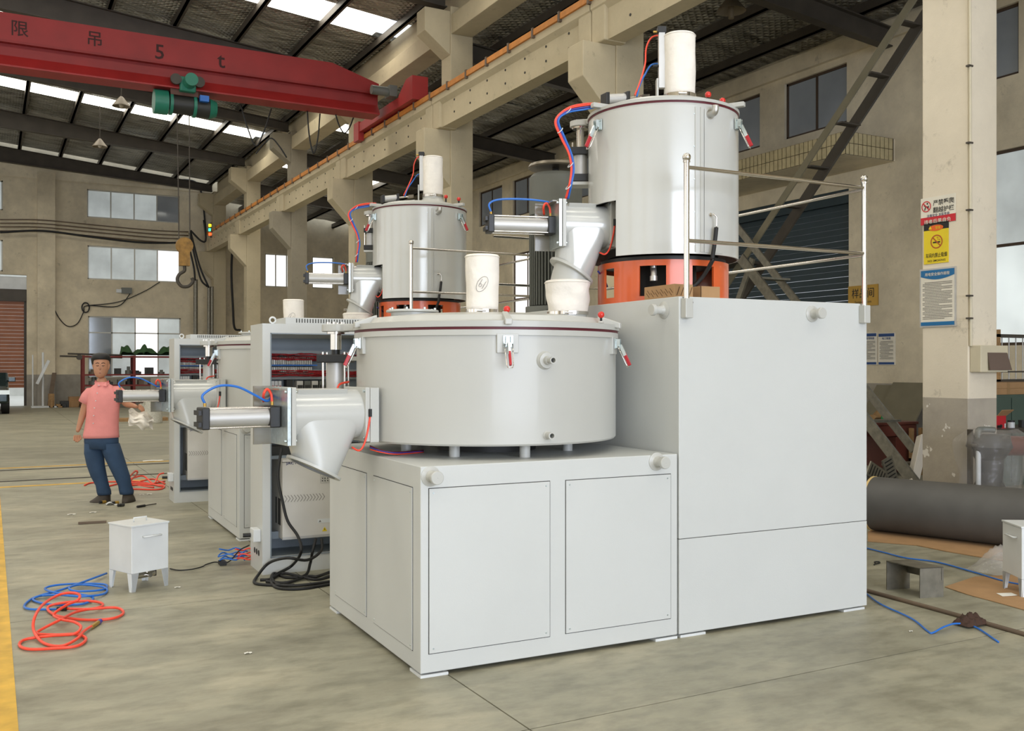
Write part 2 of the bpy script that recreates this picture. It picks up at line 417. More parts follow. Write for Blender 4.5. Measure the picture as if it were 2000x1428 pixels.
for nm, y in (('near', 14.73), ('far', 16.3)):
    t = thing('floor_track', '%s dark steel track of the pair let into the floor behind the man' % nm, 'track', (-1, y, 0))
    part(t, 'rail_head', MB().box(-9, y - .03, .001, 14, y + .03, .008), STEEL_D)
    part(t, 'groove', MB().box(-9, y + .03, .0005, 14, y + .07, .003), RUBBER)
# outside ground
solo('yard_ground', 'pale concrete yard outside the far doorway', 'ground', MB().box(-40, 43.2, -.2, 40, 90, -.06), mat('yard_concrete', (214, 212, 204), .9))
struct('wall_yard', MB().box(-40, 60, -.06, 40, 60.4, 9), mat('pale_yard_wall', (206, 206, 200), .9))

# far wall
wins = [(3.49, 7.1, 7.65, 8.8), (3.51, 7.12, 5.13, 6.5), (3.53, 7.15, 1.1, 3.62), (-3.1, .45, 7.7, 8.86), (-3.1, .45, 5.3, 6.53),
        (10.73, 12.2, 5.1, 6.58), (12.87, 13.88, 5.12, 6.56)]
holes = wins + [(-3.2, 1.29, 0, 5.19)]
mb = MB()
for a0, a1, z0, z1 in cutrects(-10.2, XR + .25, 0, 10.6, holes): mb.box(a0, YW, z0, a1, YW + .28, z1)
wall_far = struct('wall_far', mb, W_BEIGE)
part(wall_far, 'pilaster', MB().box(1.66, YW - .28, 0, 2.3, YW, 9.3), W_BEIGE)
part(wall_far, 'floor_band', MB().box(-10.2, YW - .02, 9.05, 14.7, YW, 9.3), W_BEIGE)
# windows of the far wall
def far_window(i, r, cols, rows, gl):
    x0, x1, z0, z1 = r; fr = MB(); t = .05; y = YW + .08
    fr.box(x0, y, z0, x1, y + .06, z0 + t).box(x0, y, z1 - t, x1, y + .06, z1).box(x0, y, z0, x0 + t, y + .06, z1).box(x1 - t, y, z0, x1, y + .06, z1)
    wdw = struct('window_%d' % i, fr, ALU_F)
    mu = MB()
    for c_ in range(1, cols): x = x0 + (x1 - x0) * c_ / cols; mu.box(x - t / 2, y + .005, z0, x + t / 2, y + .055, z1)
    for z in rows: mu.box(x0, y + .005, z - t / 2, x1, y + .055, z + t / 2)
    part(wdw, 'mullion', mu, ALU_F)
    zz = [z0] + list(rows) + [z1]
    for c_ in range(cols):
        for k in range(len(zz) - 1):
            xa = x0 + (x1 - x0) * c_ / cols; xb = x0 + (x1 - x0) * (c_ + 1) / cols
            g = gl[c_ % len(gl)]
            part(wdw, 'pane', MB().box(xa + .02, y + .025, zz[k] + .02, xb - .02, y + .035, zz[k + 1] - .02), g)
    return wdw
far_window(1, wins[0], 4, [], [GLASSB, GLASSB, GLASSB, GLASSD])
far_window(2, wins[1], 4, [], [GLASSB, GLASSB, GLASSB, GLASSW])
w3 = far_window(3, wins[2], 4, [2.95], [GLASSD, GLASSB, GLASSW, GLASSB])
far_window(4, wins[3], 4, [], [GLASSB]); far_window(5, wins[4], 4, [], [GLASSB])
far_window(6, wins[5], 3, [], [GLASSW]); far_window(7, wins[6], 1, [], [GLASSW])
bars = MB()
for k in range(22): bars.box(3.7 + k * .155, YW + .2, 1.1, 3.72 + k * .155, YW + .22, 2.9)
part(w3, 'security_bars', bars, ALU_F)
# doorway with roller shutter
d1 = struct('door_1', MB().box(-3.2, YW + .2, 4.62, 1.29, YW + .26, 5.12), WHITE)
part(d1, 'shutter_box', MB().box(-3.2, YW + .1, 4.15, 1.29, YW + .5, 4.62), STEEL_D)
for k in range(24): part(d1, 'slat', MB().box(-3.2, YW + .27 + .012 * (k % 2), .72 + k * .143, 1.27, YW + .31 + .012 * (k % 2), .72 + k * .143 + .135), BROWNSH)
part(d1, 'guide_rail', MB().box(1.2, YW + .22, 0, 1.29, YW + .36, 5.1), STEEL_D)

# right wall
rw = []
for y0 in (7.5, 13.5, 19.5, 25.5, 31.5, 37.5): rw += [(y0, y0 + 1.68, 6.32, 7.49), (y0 + 2.42, y0 + 4.1, 6.32, 7.49)]
rh = rw + [(6.0, 11.0, 1.9, 5.13), (13.45, 19.3, 0, 5.02), (24.6, 27.2, 1.5, 5.15)]
mb = MB()
for a0, a1, z0, z1 in cutrects(-14.5, YW + .28, 0, 8.2, rh): mb.box(XR, a0, z0, XR + .25, a1, z1)
wall_right = struct('wall_right', mb, W_BEIGE)
part(wall_right, 'ring_beam', MB().box(XR - .1, -14.5, 7.62, XR, YW, 7.95), W_BEIGE)
def side_window(i, r, cols, rows, gl, frm=WIN_BR):
    y0, y1, z0, z1 = r; t = .05; x = XR + .06; fr = MB()
    fr.box(x, y0, z0, x + .06, y1, z0 + t).box(x, y0, z1 - t, x + .06, y1, z1).box(x, y0, z0, x + .06, y0 + t, z1).box(x, y1 - t, z0, x + .06, y1, z1)
    wdw = struct('window_%d' % i, fr, frm); mu = MB()
    for c_ in range(1, cols): y = y0 + (y1 - y0) * c_ / cols; mu.box(x + .005, y - t / 2, z0, x + .055, y + t / 2, z1)
    for z in rows: mu.box(x + .005, y0, z - t / 2, x + .055, y1, z + t / 2)
    if mu.v: part(wdw, 'mullion', mu, frm)
    zz = [z0] + list(rows) + [z1]
    for c_ in range(cols):
        for k in range(len(zz) - 1):
            ya = y0 + (y1 - y0) * c_ / cols; yb = y0 + (y1 - y0) * (c_ + 1) / cols
            part(wdw, 'pane', MB().box(x + .025, ya + .02, zz[k] + .02, x + .035, yb - .02, zz[k + 1] - .02), gl[k % len(gl)])
n = 8
for r in rw: side_window(n, r, 2, [], [GLASSD]); n += 1
side_window(n, (6.0, 11.0, 1.9, 5.13), 3, [3.56], [GLASSM, GLASSB]); n += 1
side_window(n, (24.6, 27.2, 1.5, 5.15), 3, [3.7], [GLASSW, GLASSW]); n += 1
# teal roller door
d2 = struct('door_2', MB().box(XR + .02, 13.45, 4.75, XR + .3, 19.3, 5.02), TEAL)
for k in range(40): part(d2, 'slat', MB().box(XR + .12 + .012 * (k % 2), 13.47, k * .119, XR + .17 + .012 * (k % 2), 19.28, k * .119 + .112), TEAL)
# tiled canopy
can = thing('door_canopy', 'concrete canopy faced with narrow cream tiles above the teal roller door', 'canopy', (14, 16, 5.34))
part(can, 'canopy_slab', MB().box(13.42, 12.36, 5.34, XR, 20.4, 5.75), W_BEIGE); part(can, 'joint_backing', MB().box(13.405, 12.345, 5.343, XR - .05, 20.39, 5.752), TILEJ)
tb = MB()
for row in range(2):
    za = 5.345 + row * .205; y = 12.33
    while y < 20.3: tb.box(13.385, y, za, 13.406, y + .092, za + .192); y += .112
    x = 13.39
    while x < XR - .1: tb.box(x, 12.33, za, x + .092, 12.347, za + .192); x += .112
part(can, 'facing_tiles', tb, TILE, kind='stuff')

# left wall (out of frame) with its band of windows, back wall around the big door
mb = MB()
for a0, a1, z0, z1 in cutrects(-14.5, YW, 0, 9.6, [(y, y + 4.6, 1.4, 6.2) for y in (-13, -7, -1, 5, 11, 17, 23, 29, 35)]): mb.box(-10.2, a0, z0, -9.95, a1, z1)
struct('wall_left', mb, W_BEIGE)
mb = MB()
for a0, a1, z0, z1 in cutrects(-10.2, XR + .25, 0, 10.6, [(-5.5, 8.5, 0, 6.4)]): mb.box(a0, -14.7, z0, a1, -14.45, z1)
struct('wall_back', mb, W_BEIGE)

# ---- roof of the main hall
def zroof(x): return 9.45 + (8.7 - x) * .1 if x > -1 else 9.45 + 9.7 * .1 - (-1 - x) * .1
roof = MB(); skl = []
for k in range(-4, 6):
    y0 = 6.41 + 6 * k; ym = y0 + 3
    for xa, xb in ((-10.2, -1), (-1, 8.75)):
        for ya, yb in ((y0, ym - .62), (ym + .62, y0 + 6)):
            nx, ny = 14, 6
            def fn(a, b, xa=xa, xb=xb, ya=ya, yb=yb):
                x = xa + (xb - xa) * a; y = ya + (yb - ya) * b
                ed = 1 if 0 < b < 1 else 0
                return V((x, y, zroof(x) - .02 - .05 * ed * abs(math.sin(x * 2.17 + 1)) * (0.5 + .5 * math.sin(y * 2.3 + x))))
            roof.grid(fn, 28, 6)
            roof.add([(xa, ya, zroof(xa) + .1), (xb, ya, zroof(xb) + .1), (xb, yb, zroof(xb) + .1), (xa, yb, zroof(xa) + .1)], [(0, 1, 2, 3)])
    if k < 5: skl.append(ym)
    else:
        for xa, xb in ((-10.2, -1), (-1, 8.75)): roof.add([(xa, ym - .63, zroof(xa) - .02), (xb, ym - .63, zroof(xb) - .02), (xb, ym + .63, zroof(xb) - .02), (xa, ym + .63, zroof(xa) - .02)], [(0, 1, 2, 3)])
ceiling = struct('ceiling', roof, FOIL)
for ym in skl:
    for xa, xb in ((-10.2, -1), (-1, 8.1)):
        part(ceiling, 'skylight_foil_glow', MB().add([(xa, ym - .7, zroof(xa) + .03), (xb, ym - .7, zroof(xb) + .03), (xb, ym + .7, zroof(xb) + .03), (xa, ym + .7, zroof(xa) + .03)], [(3, 2, 1, 0)]), SKYL)
# purlins
x = 8.25; k = 0
while x > -9.8:
    mb = MB().box(x - .035, -14.4, zroof(x) - .2, x + .035, YW, zroof(x) - .03).box(x - .035, -14.4, zroof(x) - .2, x + .09, YW, zroof(x) - .185)
    part(ceiling, 'purlin', mb, STEEL_D); x -= 1.45
# rafters (tapered steel)
rname = {0: 'over the near edge of the red crane', 1: 'over the near right mixer', 2: 'second in front of the red crane', 3: 'directly behind the red crane', 4: 'above the crane hoist, second from the far wall', 5: 'nearer the far wall below the long roof light', 6: 'lying against the far wall'}
for k in range(-3, 7):
    y = 6.41 + 6 * k; y = min(y, YW - .25)
    r = thing('roof_rafter', 'dark tapered steel rafter %s' % rname.get(k, 'behind the camera, bay %s' % {-1: 'nearest', -2: 'second', -3: 'third'}.get(k, '')), 'rafter', (-1, y, 9.3))
    for sgn, xe in ((1, 8.35), (-1, -9.95)):
        dp_ = {4: .42, 5: .6}.get(k, .62); zt0 = zroof(-1) - .2; zt1 = zroof(xe) - .2; zb0 = zt0 - dp_; zb1 = zt1 - .26
        w_ = MB().prism([(-1, y - .015, zb0), (xe, y - .015, zb1), (xe, y - .015, zt1), (-1, y - .015, zt0)], (0, .03, 0))
        part(r, 'web', w_, STEEL_D)
        fl = MB()
        for za, zb in ((zt0, zt1), (zb0, zb1)):
            fl.hexa([(-1, y - .11, za - .012), (xe, y - .11, zb - .012), (xe, y + .11, zb - .012), (-1, y + .11, za - .012), (-1, y - .11, za + .012), (xe, y - .11, zb + .012), (xe, y + .11, zb + .012), (-1, y + .11, za + .012)])
        part(r, 'flange', fl, STEEL_D)

# ---- roof of the right-hand aisle
def zr2(x): return 8.62 - (x - 8.9) * .1
r2 = MB()
for k in range(-4, 6):
    y0 = 6.41 + 6 * k; ym = y0 + 3
    for ya, yb in ((y0, ym - .5), (ym + .5, y0 + 6)):
        def fn(a, b, ya=ya, yb=yb):
            x = 8.75 + (15.0 - 8.75) * a; y = ya + (yb - ya) * b
            return V((x, y, zr2(x) - .04 * abs(math.sin(x * 2.6)) * (.5 + .5 * math.sin(y * 3 + x))))
        r2.grid(fn, 18, 6)
        r2.add([(8.75, ya, 8.75), (15, ya, 8.13), (15, yb, 8.13), (8.75, yb, 8.75)], [(0, 1, 2, 3)])
cei2 = struct('ceiling_side_aisle', r2, FOIL)
for k in range(-4, 6):
    ym = 9.41 + 6 * k
    part(cei2, 'skylight_foil_glow' if k in (3, 4) else 'roof_sheet', MB().add([(8.75, ym - .53, 8.64), (12.5, ym - .53, 8.265), (12.5, ym + .53, 8.265), (8.75, ym + .53, 8.64)], [(3, 2, 1, 0)]), SKYL if k in (3, 4) else FOIL)  # in the two far bays a glowing sheet is added for brightly reflecting foil
    part(cei2, 'roof_sheet', MB().add([(12.48, ym - .53, 8.264), (15, ym - .53, 8.012), (15, ym + .53, 8.012), (12.48, ym + .53, 8.264)], [(3, 2, 1, 0)]), FOIL)
for x in (9.6, 11.0, 12.4, 13.8):
    part(cei2, 'purlin', MB().box(x - .035, -14.4, zr2(x) - .24, x + .035, YW, zr2(x) - .05).box(x - .035, -14.4, zr2(x) - .24, x + .09, YW, zr2(x) - .22), STEEL_D)
sn = {-1: 'beyond the right edge of the picture', 0: 'above the pillar with the warning signs', 1: 'ending over the stair and the tall right mixer', 2: 'seen behind the right mixer lid', 3: 'seen left of the right mixer above the grey windows', 4: 'seen over the left mixer lid', 5: 'nearest the far wall'}
for k in range(-1, 6):
    y = 6.41 + 6 * k; r = thing('aisle_rafter', 'dark steel side aisle rafter %s' % sn[k], 'rafter', (11.8, y, 7.8))
    zt0, zt1 = zr2(8.9) - .26, zr2(XR) - .26
    part(r, 'web', MB().prism([(8.9, y - .015, zt0 - .4), (XR - .115, y - .015, zt1 - .34), (XR - .115, y - .015, zt1), (8.9, y - .015, zt0)], (0, .03, 0)), STEEL_D)
    fl = MB()
    for za, zb in ((zt0, zt1), (zt0 - .4, zt1 - .34)):
        fl.hexa([(8.9, y - .1, za - .012), (XR - .115, y - .1, zb - .012), (XR - .115, y + .1, zb - .012), (8.9, y + .1, za - .012), (8.9, y - .1, za + .012), (XR - .115, y - .1, zb + .012), (XR - .115, y + .1, zb + .012), (8.9, y + .1, za + .012)])
    part(r, 'flange', fl, STEEL_D)

# ---- concrete columns with corbels
cn = {-1: 'out of the frame to the right', 0: 'nearest the camera carrying the warning signs and switch box', 1: 'whose corbel rises behind the lid of the right mixer',
      2: 'standing just right of the left tall mixer', 3: 'standing just left of the left tall mixer', 4: 'in raw grey concrete between the two bright far windows', 5: 'left of the bright far windows', 6: 'built against the far wall below the signal lamp'}
CM = {2: W_BEAM, 3: W_BEAM, 4: W_RAW, 5: W_BEAM, 6: W_BEAM, 1: W_BEAM, 0: W_COL, -1: W_COL}
for k in range(-1, 7):
    y = 6.17 + 6 * k; t = thing('concrete_column', 'tall painted concrete column %s' % cn[k] if k != 4 else 'tall stained column ' + cn[4], 'column', (8.63, y + .23, 0))
    part(t, 'shaft', MB().box(8.37, y, 0, 8.805 if k == 0 else 8.88, y + (.53 if k == 0 else .47), 9.0), CM[k], bevel=.012)
    part(t, 'crane_corbel', MB().prism([(8.37, y + .02, 5.28), (8.37, y + .02, 6.43), (7.78, y + .02, 6.43), (7.78, y + .02, 5.9)], (0, .43, 0)), CM[k], bevel=.012)
    part(t, 'upper_corbel', MB().prism([(8.37, y + .02, 7.99), (8.37, y + .02, 8.9), (7.8, y + .02, 8.9), (7.8, y + .02, 8.42)], (0, .43, 0)), CM[k], bevel=.012)

# ---- runway beams, one per bay
bn = {-2: 'behind the camera', -1: 'out of frame over the nearest column', 0: 'above the tall right mixer', 1: 'in the middle, ending at the red crane', 2: 'directly under the end of the red crane', 3: 'beyond the red crane', 4: 'second from the far wall', 5: 'next to the far wall with the signal lamp'}
for k in range(-2, 6):
    ya = 6.4 + 6 * k + .012; yb = ya + 5.976
    t = thing('runway_beam', 'beige concrete crane runway beam %s' % bn[k], 'beam', (8.28, (ya + yb) / 2, 6.43))
    part(t, 'beam_web', MB().box(8.12, ya, 6.44, 8.42, yb, 6.98), W_BEAM)
    part(t, 'top_flange', MB().prism([(8.12, ya, 6.9), (8.04, ya, 6.98), (8.04, ya, 7.12), (8.5, ya, 7.12), (8.5, ya, 6.98), (8.42, ya, 6.9)], (0, yb - ya, 0)), W_BEAM)
    for y0, y1 in ((ya, ya + .36), (yb - .36, yb)): part(t, 'end_block', MB().box(8.06, y0, 6.43, 8.46, y1, 7.0), W_BEAM, bevel=.02)
    bo = MB()
    for q in range(1, 8): 
        for z in (6.62, 6.86): bo.cyl((8.125, ya + q * .72, z), (8.112, ya + q * .72, z), .022, n=8)
    part(t, 'fixing_holes', bo, RUBBER, kind='stuff')
t = thing('crane_rail', 'crane rail with an orange conductor bar along the top of the runway beams', 'rail', (8.2, 14, 7.12))
part(t, 'grout_bed', MB().box(8.12, -11, 7.12, 8.34, YW - .2, 7.19), GROUT, 'pale grout bed')
part(t, 'rail_head', MB().box(8.18, -11, 7.19, 8.26, YW - .2, 7.29), STEEL_B)
part(t, 'conductor_bar', MB().box(8.0, -11, 7.1, 8.04, YW - 1.0, 7.2), ORRAIL, 'orange conductor bar')
cl = MB(); y = -10
while y < YW - 1.5: cl.box(7.985, y, 7.06, 8.13, y + .05, 7.225); y += .86
part(t, 'rail_clips', cl, STEEL_B, kind='stuff')
# eaves beams
en = {-2: 'behind the camera', -1: 'above the nearest column', 0: 'above the tall right mixer', 1: 'right of the end of the red crane', 2: 'partly hidden by the red crane end', 3: 'beyond the red crane with the roof light ending at it', 4: 'second from the far wall', 5: 'touching the far wall'}
for k in range(-2, 6):
    ya = 6.4 + 6 * k + .24; yb = ya + 5.52
    t = thing('eaves_beam', 'beige concrete eaves beam between upper corbels %s' % en[k], 'beam', (8.6, (ya + yb) / 2, 8.4))
    part(t, 'beam', MB().box(8.38, ya, 8.42, 8.86, yb, 8.82), W_BEAM, bevel=.01)
    part(t, 'gutter_wall', MB().box(8.56, ya - .24, 8.82, 8.84, yb + .24, 9.42), W_BEAM)

# signal lamp at the end of the runway beam
p = B.px(411, 450, 8.0)
t = thing('signal_lamp', 'small three colour signal lamp lit at the far end of the runway beam', 'lamp', (8.0, p.y, p.z - .2))
for nm, dz, m_ in (('yellow_lens', .2, LED_Y), ('green_lens', .02, LED_G), ('red_lens', -.16, LED_R)): part(t, nm, MB().cyl((7.98, p.y, p.z + dz - .055), (7.98, p.y, p.z + dz + .055), .06, n=10), m_, nm.replace('_', ' ') + ' glowing')
part(t, 'bracket', MB().box(7.98, p.y - .02, p.z - .3, 8.06, p.y + .02, p.z + .32), STEEL_D)

# ================================================================== RED OVERHEAD CRANE
YC = 20.9
cr = thing('overhead_crane', 'red single girder overhead travelling crane marked 5t across the hall', 'crane', (0, YC, 7.25))
def gird(z0, z1, hy, x0=-9.4, x1=7.75): return MB().box(x0, YC - hy, z0, x1, YC + hy, z1)
xt = B.py(644, 129.5, YC).x
g = part(cr, 'girder_box', MB().prism([(-9.4, YC - .2, 7.74), (7.75, YC - .2, 7.74), (7.75, YC - .2, 7.95), (xt, YC - .2, 8.27), (-9.4, YC - .2, 8.27)], (0, .4, 0)), RED_CR)
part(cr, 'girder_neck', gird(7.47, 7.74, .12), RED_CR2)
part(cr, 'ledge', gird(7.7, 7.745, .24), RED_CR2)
part(cr, 'bottom_flange', MB().prism([(-9.4, YC - .26, 7.27), (-9.4, YC - .12, 7.48), (-9.4, YC + .12, 7.48), (-9.4, YC + .26, 7.27), (-9.4, YC + .26, 7.24), (-9.4, YC - .26, 7.24)], (17.15, 0, 0)), RED_CR)
cbm = MB().box(7.88, 19.2, 7.24, 8.16, 22.7, 7.46)
part(cr, 'end_carriage', cbm, RED_CR, bevel=.01)
part(cr, 'carriage_end_block', MB().prism([(7.86, 19.2, 7.22), (7.86, 19.0, 7.22), (7.86, 19.0, 7.72), (7.86, 19.35, 7.72), (7.86, 19.8, 7.46), (7.86, 19.8, 7.22)], (.36, 0, 0)), RED_CR)
part(cr, 'carriage_tail_block', MB().box(7.86, 22.4, 7.05, 8.0, 22.75, 7.5), RED_CR)
part(cr, 'drive_motor', MB().cyl((7.35, 20.1, 7.62), (7.75, 20.1, 7.62), .1, n=14).box(7.72, 19.95, 7.5, 7.9, 20.25, 7.74), MOTOR, 'grey drive motor')
for y in (19.35, 22.4): part(cr, 'wheel', MB().cyl((8.14, y, 7.4), (8.3, y, 7.4), .13, n=16), STEEL_D)
CHM = mat('girder_lettering', (60, 22, 20), .7)
for ch, u, v, h in (('限', 38, 58, .32), ('吊', 185, 78, .32), ('5', 312, 103, .42), ('t', 432, 119, .46)):
    p = B.py(u, v, YC - .2); part(cr, 'painted_character', text_mb(ch, (p.x, YC - .2, p.z), (1, 0, 0), (0, 0, 1), h, thick=.004, bold=.01), CHM, 'dark stencilled character ' + ch if ch in '5t' else 'dark stencilled Chinese character')
# hoist
hp = B.py(360, 205, YC); hx, hz = hp.x, hp.z
ho = thing('electric_hoist', 'green electric rope hoist hanging under the red crane girder', 'hoist', (hx, YC, hz))
xl, xr2 = B.py(300, 200, YC).x, B.py(422, 212, YC).x
part(ho, 'drum', MB().cyl((xl + .35, YC, hz), (xr2 - .42, YC, hz), .2, n=20), DARKM, 'dark rope drum')
part(ho, 'gearbox', MB().cyl((xl, YC, hz), (xl + .27, YC, hz), .25, n=20), GREEN_H, bevel=.02)
part(ho, 'motor', MB().cyl((xr2 - .45, YC, hz - .02), (xr2 - .15, YC, hz - .02), .2, n=20), DARKM)
part(ho, 'motor_cap', MB().cyl((xr2 - .15, YC, hz - .02), (xr2, YC, hz - .02), .215, .16, n=20), GREEN_H)
for x in (xl + .33, xr2 - .45): part(ho, 'end_ring', MB().cyl((x - .03, YC, hz), (x + .03, YC, hz), .24, n=20), GREEN_H)
part(ho, 'frame_plate', MB().box(xl + .3, YC - .2, hz + .14, xr2 - .4, YC + .2, hz + .26), BROWN_H, 'brown frame plate')
part(ho, 'terminal_box', MB().box(xr2 - .38, YC - .3, hz + .05, xr2 - .2, YC - .18, hz + .17), HOSE_B, 'blue terminal box')
part(ho, 'trolley_frame', MB().box(hx - .14, YC - .34, hz + .2, hx + .18, YC + .34, hz + .5), GREEN_H, bevel=.03)
part(ho, 'trolley_motor', MB().cyl((hx + .04, YC - .34, hz + .38), (hx + .04, YC - .62, hz + .38), .13, n=16), GREEN_H)
for dx_ in (-.22, .24): part(ho, 'trolley_wheel', MB().cyl((hx + dx_, YC - .3, hz + .42), (hx + dx_, YC - .36, hz + .42), .11, n=14), STEEL_D)
hk = B.py(362, 480, YC).z
for dx_ in (-.14, .1): part(ho, 'rope', MB().cyl((hx + dx_, YC, hz - .15), (hx + dx_ * .9 + .02, YC, hk + .1), .012, n=6), STEEL_D)
blk = MB().cyl((hx + .0, YC - .06, hk), (hx, YC + .06, hk), .17, n=16).box(hx - .1, YC - .08, hk - .42, hx + .1, YC + .08, hk - .02)
hb = part(ho, 'hook_block', blk, mat('hook_yellow', (150, 112, 50), .6, var=.3, vs=12), 'worn yellow hook block')
hkp = [V((hx + a, YC, hk + b)) for a, b in ((0, -.4), (0, -.52), (-.1, -.6), (-.14, -.72), (-.06, -.84), (.08, -.84), (.17, -.74), (.15, -.66))]
part(hb, 'hook', MB().tube(crv(hkp), .035), STEEL_D)
# festoon cable loops
fc = thing('festoon_cable', 'dark festoon cable hanging in loops under the right end of the red girder', 'cable', (6.5, YC, 6.2))
for (u0, u1, va, vb) in ((470, 530, 204, 285), (600, 625, 214, 300), (655, 690, 222, 260), (500, 560, 300, 270)):
    a = B.py(u0, va, YC + .2); b = B.py(u1, va + 8, YC + .2); c_ = B.py((u0 + u1) / 2, vb, YC + .2)
    part(fc, 'cable_loop', MB().tube(crv([a, a.lerp(c_, .6) + V((-.04, 0, 0)), c_, b.lerp(c_, .6) + V((.04, 0, 0)), b], 8), .016, 6), RUBBER)

# hanging lamps
for i, (u, v, y, lb) in enumerate(((237, 208, 27.0, 'upper of the two conical lamps hanging under the far rafters'), (195, 287, 33.0, 'lower of the two conical lamps hanging near the far wall'))):
    p = B.py(u, v, y); t = thing('pendant_lamp', lb, 'lamp', p)
    part(t, 'lamp_shade', MB().lathe([(.03, .26), (.07, .22), (.22, .02), (.23, 0)], p, n=20), LAMPG)
    part(t, 'bulb', MB().ball(p + V((0, 0, .03)), .06), GROUT); part(t, 'stem', MB().cyl(p + V((0, 0, .25)), (p.x, p.y, zroof(p.x) - .0), .015, n=6), STEEL_D)
p = B.px(1428, 22, 11.5); t = thing('pendant_lamp', 'round enamel lamp under the side aisle roof above the right mixer', 'lamp', p)
part(t, 'lamp_shade', MB().lathe([(.03, .2), (.12, .18), (.24, .03), (.26, 0)], p, n=20), LAMPG)
part(t, 'bulb', MB().cyl(p + V((0, 0, .1)), p + V((0, 0, -.13)), .05, n=10), LAMPG); part(t, 'stem', MB().cyl(p + V((0, 0, .2)), (p.x, p.y, zr2(p.x) - .03), .012, n=6), STEEL_D)

# wall cables on the far wall
def wallcable(label, pts, r=.02, m_=RUBBER, y=YW - .06):
    return solo('wall_cable', label, 'cable', MB().tube(crv([B.py(u, v, y) for u, v in pts], 6), r, 6), m_)
for i, (lb, dv) in enumerate((('topmost', 0), ('second', 7), ('third', 14), ('fourth', 22))):
    wallcable('%s of the thin cables strung across the far wall' % lb, [(0, 429 + dv), (83, 430 + dv), (200, 441 + dv), (300, 450 + dv), (368, 453 + dv)], .025, STEEL_B, YW - .4)
wallcable('thick black cable sagging under the thin ones across the far wall', [(0, 454), (83, 451), (180, 463), (280, 474), (366, 474)], .045, RUBBER, YW - .4)
wallcable('dark cable curving along the top of the far wall under the roof', [(0, 298), (60, 317), (130, 325), (190, 330), (240, 347), (300, 355), (370, 352), (392, 372), (400, 430), (402, 470)], .04)
wallcable('loose cable sagging from the pilaster on the far wall', [(83, 470), (92, 530), (105, 600), (128, 635), (150, 633), (163, 610), (170, 597), (230, 598), (257, 570)], .02)
wallcable('thin cable rising from the coil towards the middle window', [(170, 597), (230, 590), (280, 570), (312, 551)], .018)
wallcable('thick cable down the column next to the far corner', [(455, 470), (452, 530), (455, 600), (458, 640), (470, 645)], .05, RUBBER, 41.9)
t = thing('junction_box', 'grey junction box on the far wall above the lower window', 'box', B.py(247, 572, YW))
p = B.py(247, 568, YW); part(t, 'box_body', MB().box(p.x - .2, YW - .12, p.z - .12, p.x + .2, YW, p.z + .12), MOTOR); p = B.py(232, 568, YW); part(t, 'socket', MB().box(p.x - .1, YW - .08, p.z - .08, p.x + .1, YW, p.z + .06), WHITE)
p = B.py(167, 596, YW); solo('cable_coil', 'small black coil of cable hung on the far wall left of the lower window', 'cable', MB().tube(crv([p + V((.14 * math.cos(a * .9), -.05 - .01 * (a % 3), .2 * math.sin(a * .9) - .1)) for a in range(22)], 3), .025, 6), RUBBER)
for i, (u, r) in enumerate(((382, .09), (408, .07), (414, .07))):
    a = B.py(u, 546 if i == 0 else 560, 41.8); solo('conduit_pipe', '%s of three grey conduit pipes standing in the far right corner of the hall' % ('leftmost', 'middle', 'rightmost')[i], 'pipe', MB().cyl((a.x, 41.8, 0), (a.x, 41.8, a.z), r, n=12), GALV)
for i, pts in enumerate(([(370, 455), (380, 500), (392, 545), (405, 560)], [(372, 452), (390, 520), (408, 562)], [(366, 470), (378, 520), (381, 548)], [(372, 450), (392, 470), (402, 468), (398, 430)])):
    solo('feeder_cable', '%s of the black feeder cables bundled beside the crane hook' % ('first', 'second', 'third', 'uppermost')[i], 'cable', MB().tube(crv([B.py(u, v, 41.7) for u, v in pts], 6), .04, 6), RUBBER)

# ================================================================== MACHINES
CUR[0] = MM
LC = V((2.55, 5.33, 0)); LR = .784            # cooling vessel
HC = V((3.80, 5.246, 0)); HR = .49            # heating vessel
def pol(c, a, r, z): a = math.radians(a); return V((c.x + r * math.cos(a), c.y + r * math.sin(a), z))
def ang_at(c, r, u, prefer=-1):
    best = None
    for i in range(720):
        a = i / 2; p = pol(c, a, r, 0); rr = p.x * M.c - p.y * M.s; f = p.x * M.s + p.y * M.c
        if f > c.x * M.s + c.y * M.c: continue
        e = abs(1000 + 1890 * rr / f - u)
        if best is None or e < best[0]: best = (e, a)
    return best[1]
def zat(p, v):
    f = p.x * M.s + p.y * M.c; return EYE + (716.5 - v) / 1890 * f
def lug(par, p, d, r=.033):
    d = V(d); k = r / .033
    return part(par, 'lifting_lug', MB().lathe([(.001, 0), (.05 * k, 0), (.05 * k, .004), (.03 * k, .012), (.023 * k, .03), (.023 * k, .06), (.03 * k, .066), (.033 * k, .07), (.033 * k, .088), (.030 * k, .092), (.001, .092)], p, d, n=24), PAINT)
def access_panel(par, o, xd, w_, h_, nrm):
    """thin screwed cover plate: o = lower left corner on the face"""
    xd = V(xd); up = V((0, 0, 1)); nrm = V(nrm); c_ = V(o) + xd * w_ / 2 + up * h_ / 2
    pn = part(par, 'access_panel', MB().obox(c_ + nrm * .0025, xd, nrm, up, w_ / 2, .0025, h_ / 2), PAINT2, bevel=.001)
    part(pn, 'seam', MB().obox(c_ + nrm * .0006, xd, nrm, up, w_ / 2 + .004, .0006, h_ / 2 + .004), SEAM, 'seam line painted dark as a shadow gap')  # dark strip stands in for the shadow gap round the panel
    sc = MB()
    for a in (-1, 1):
        for b in (-1, 1): 
            q = c_ + xd * a * (w_ / 2 - .022) + up * b * (h_ / 2 - .022); sc.cyl(q + nrm * .004, q + nrm * .0075, .0055, .004, n=8)
    part(pn, 'screws', sc, ZINC, kind='stuff')
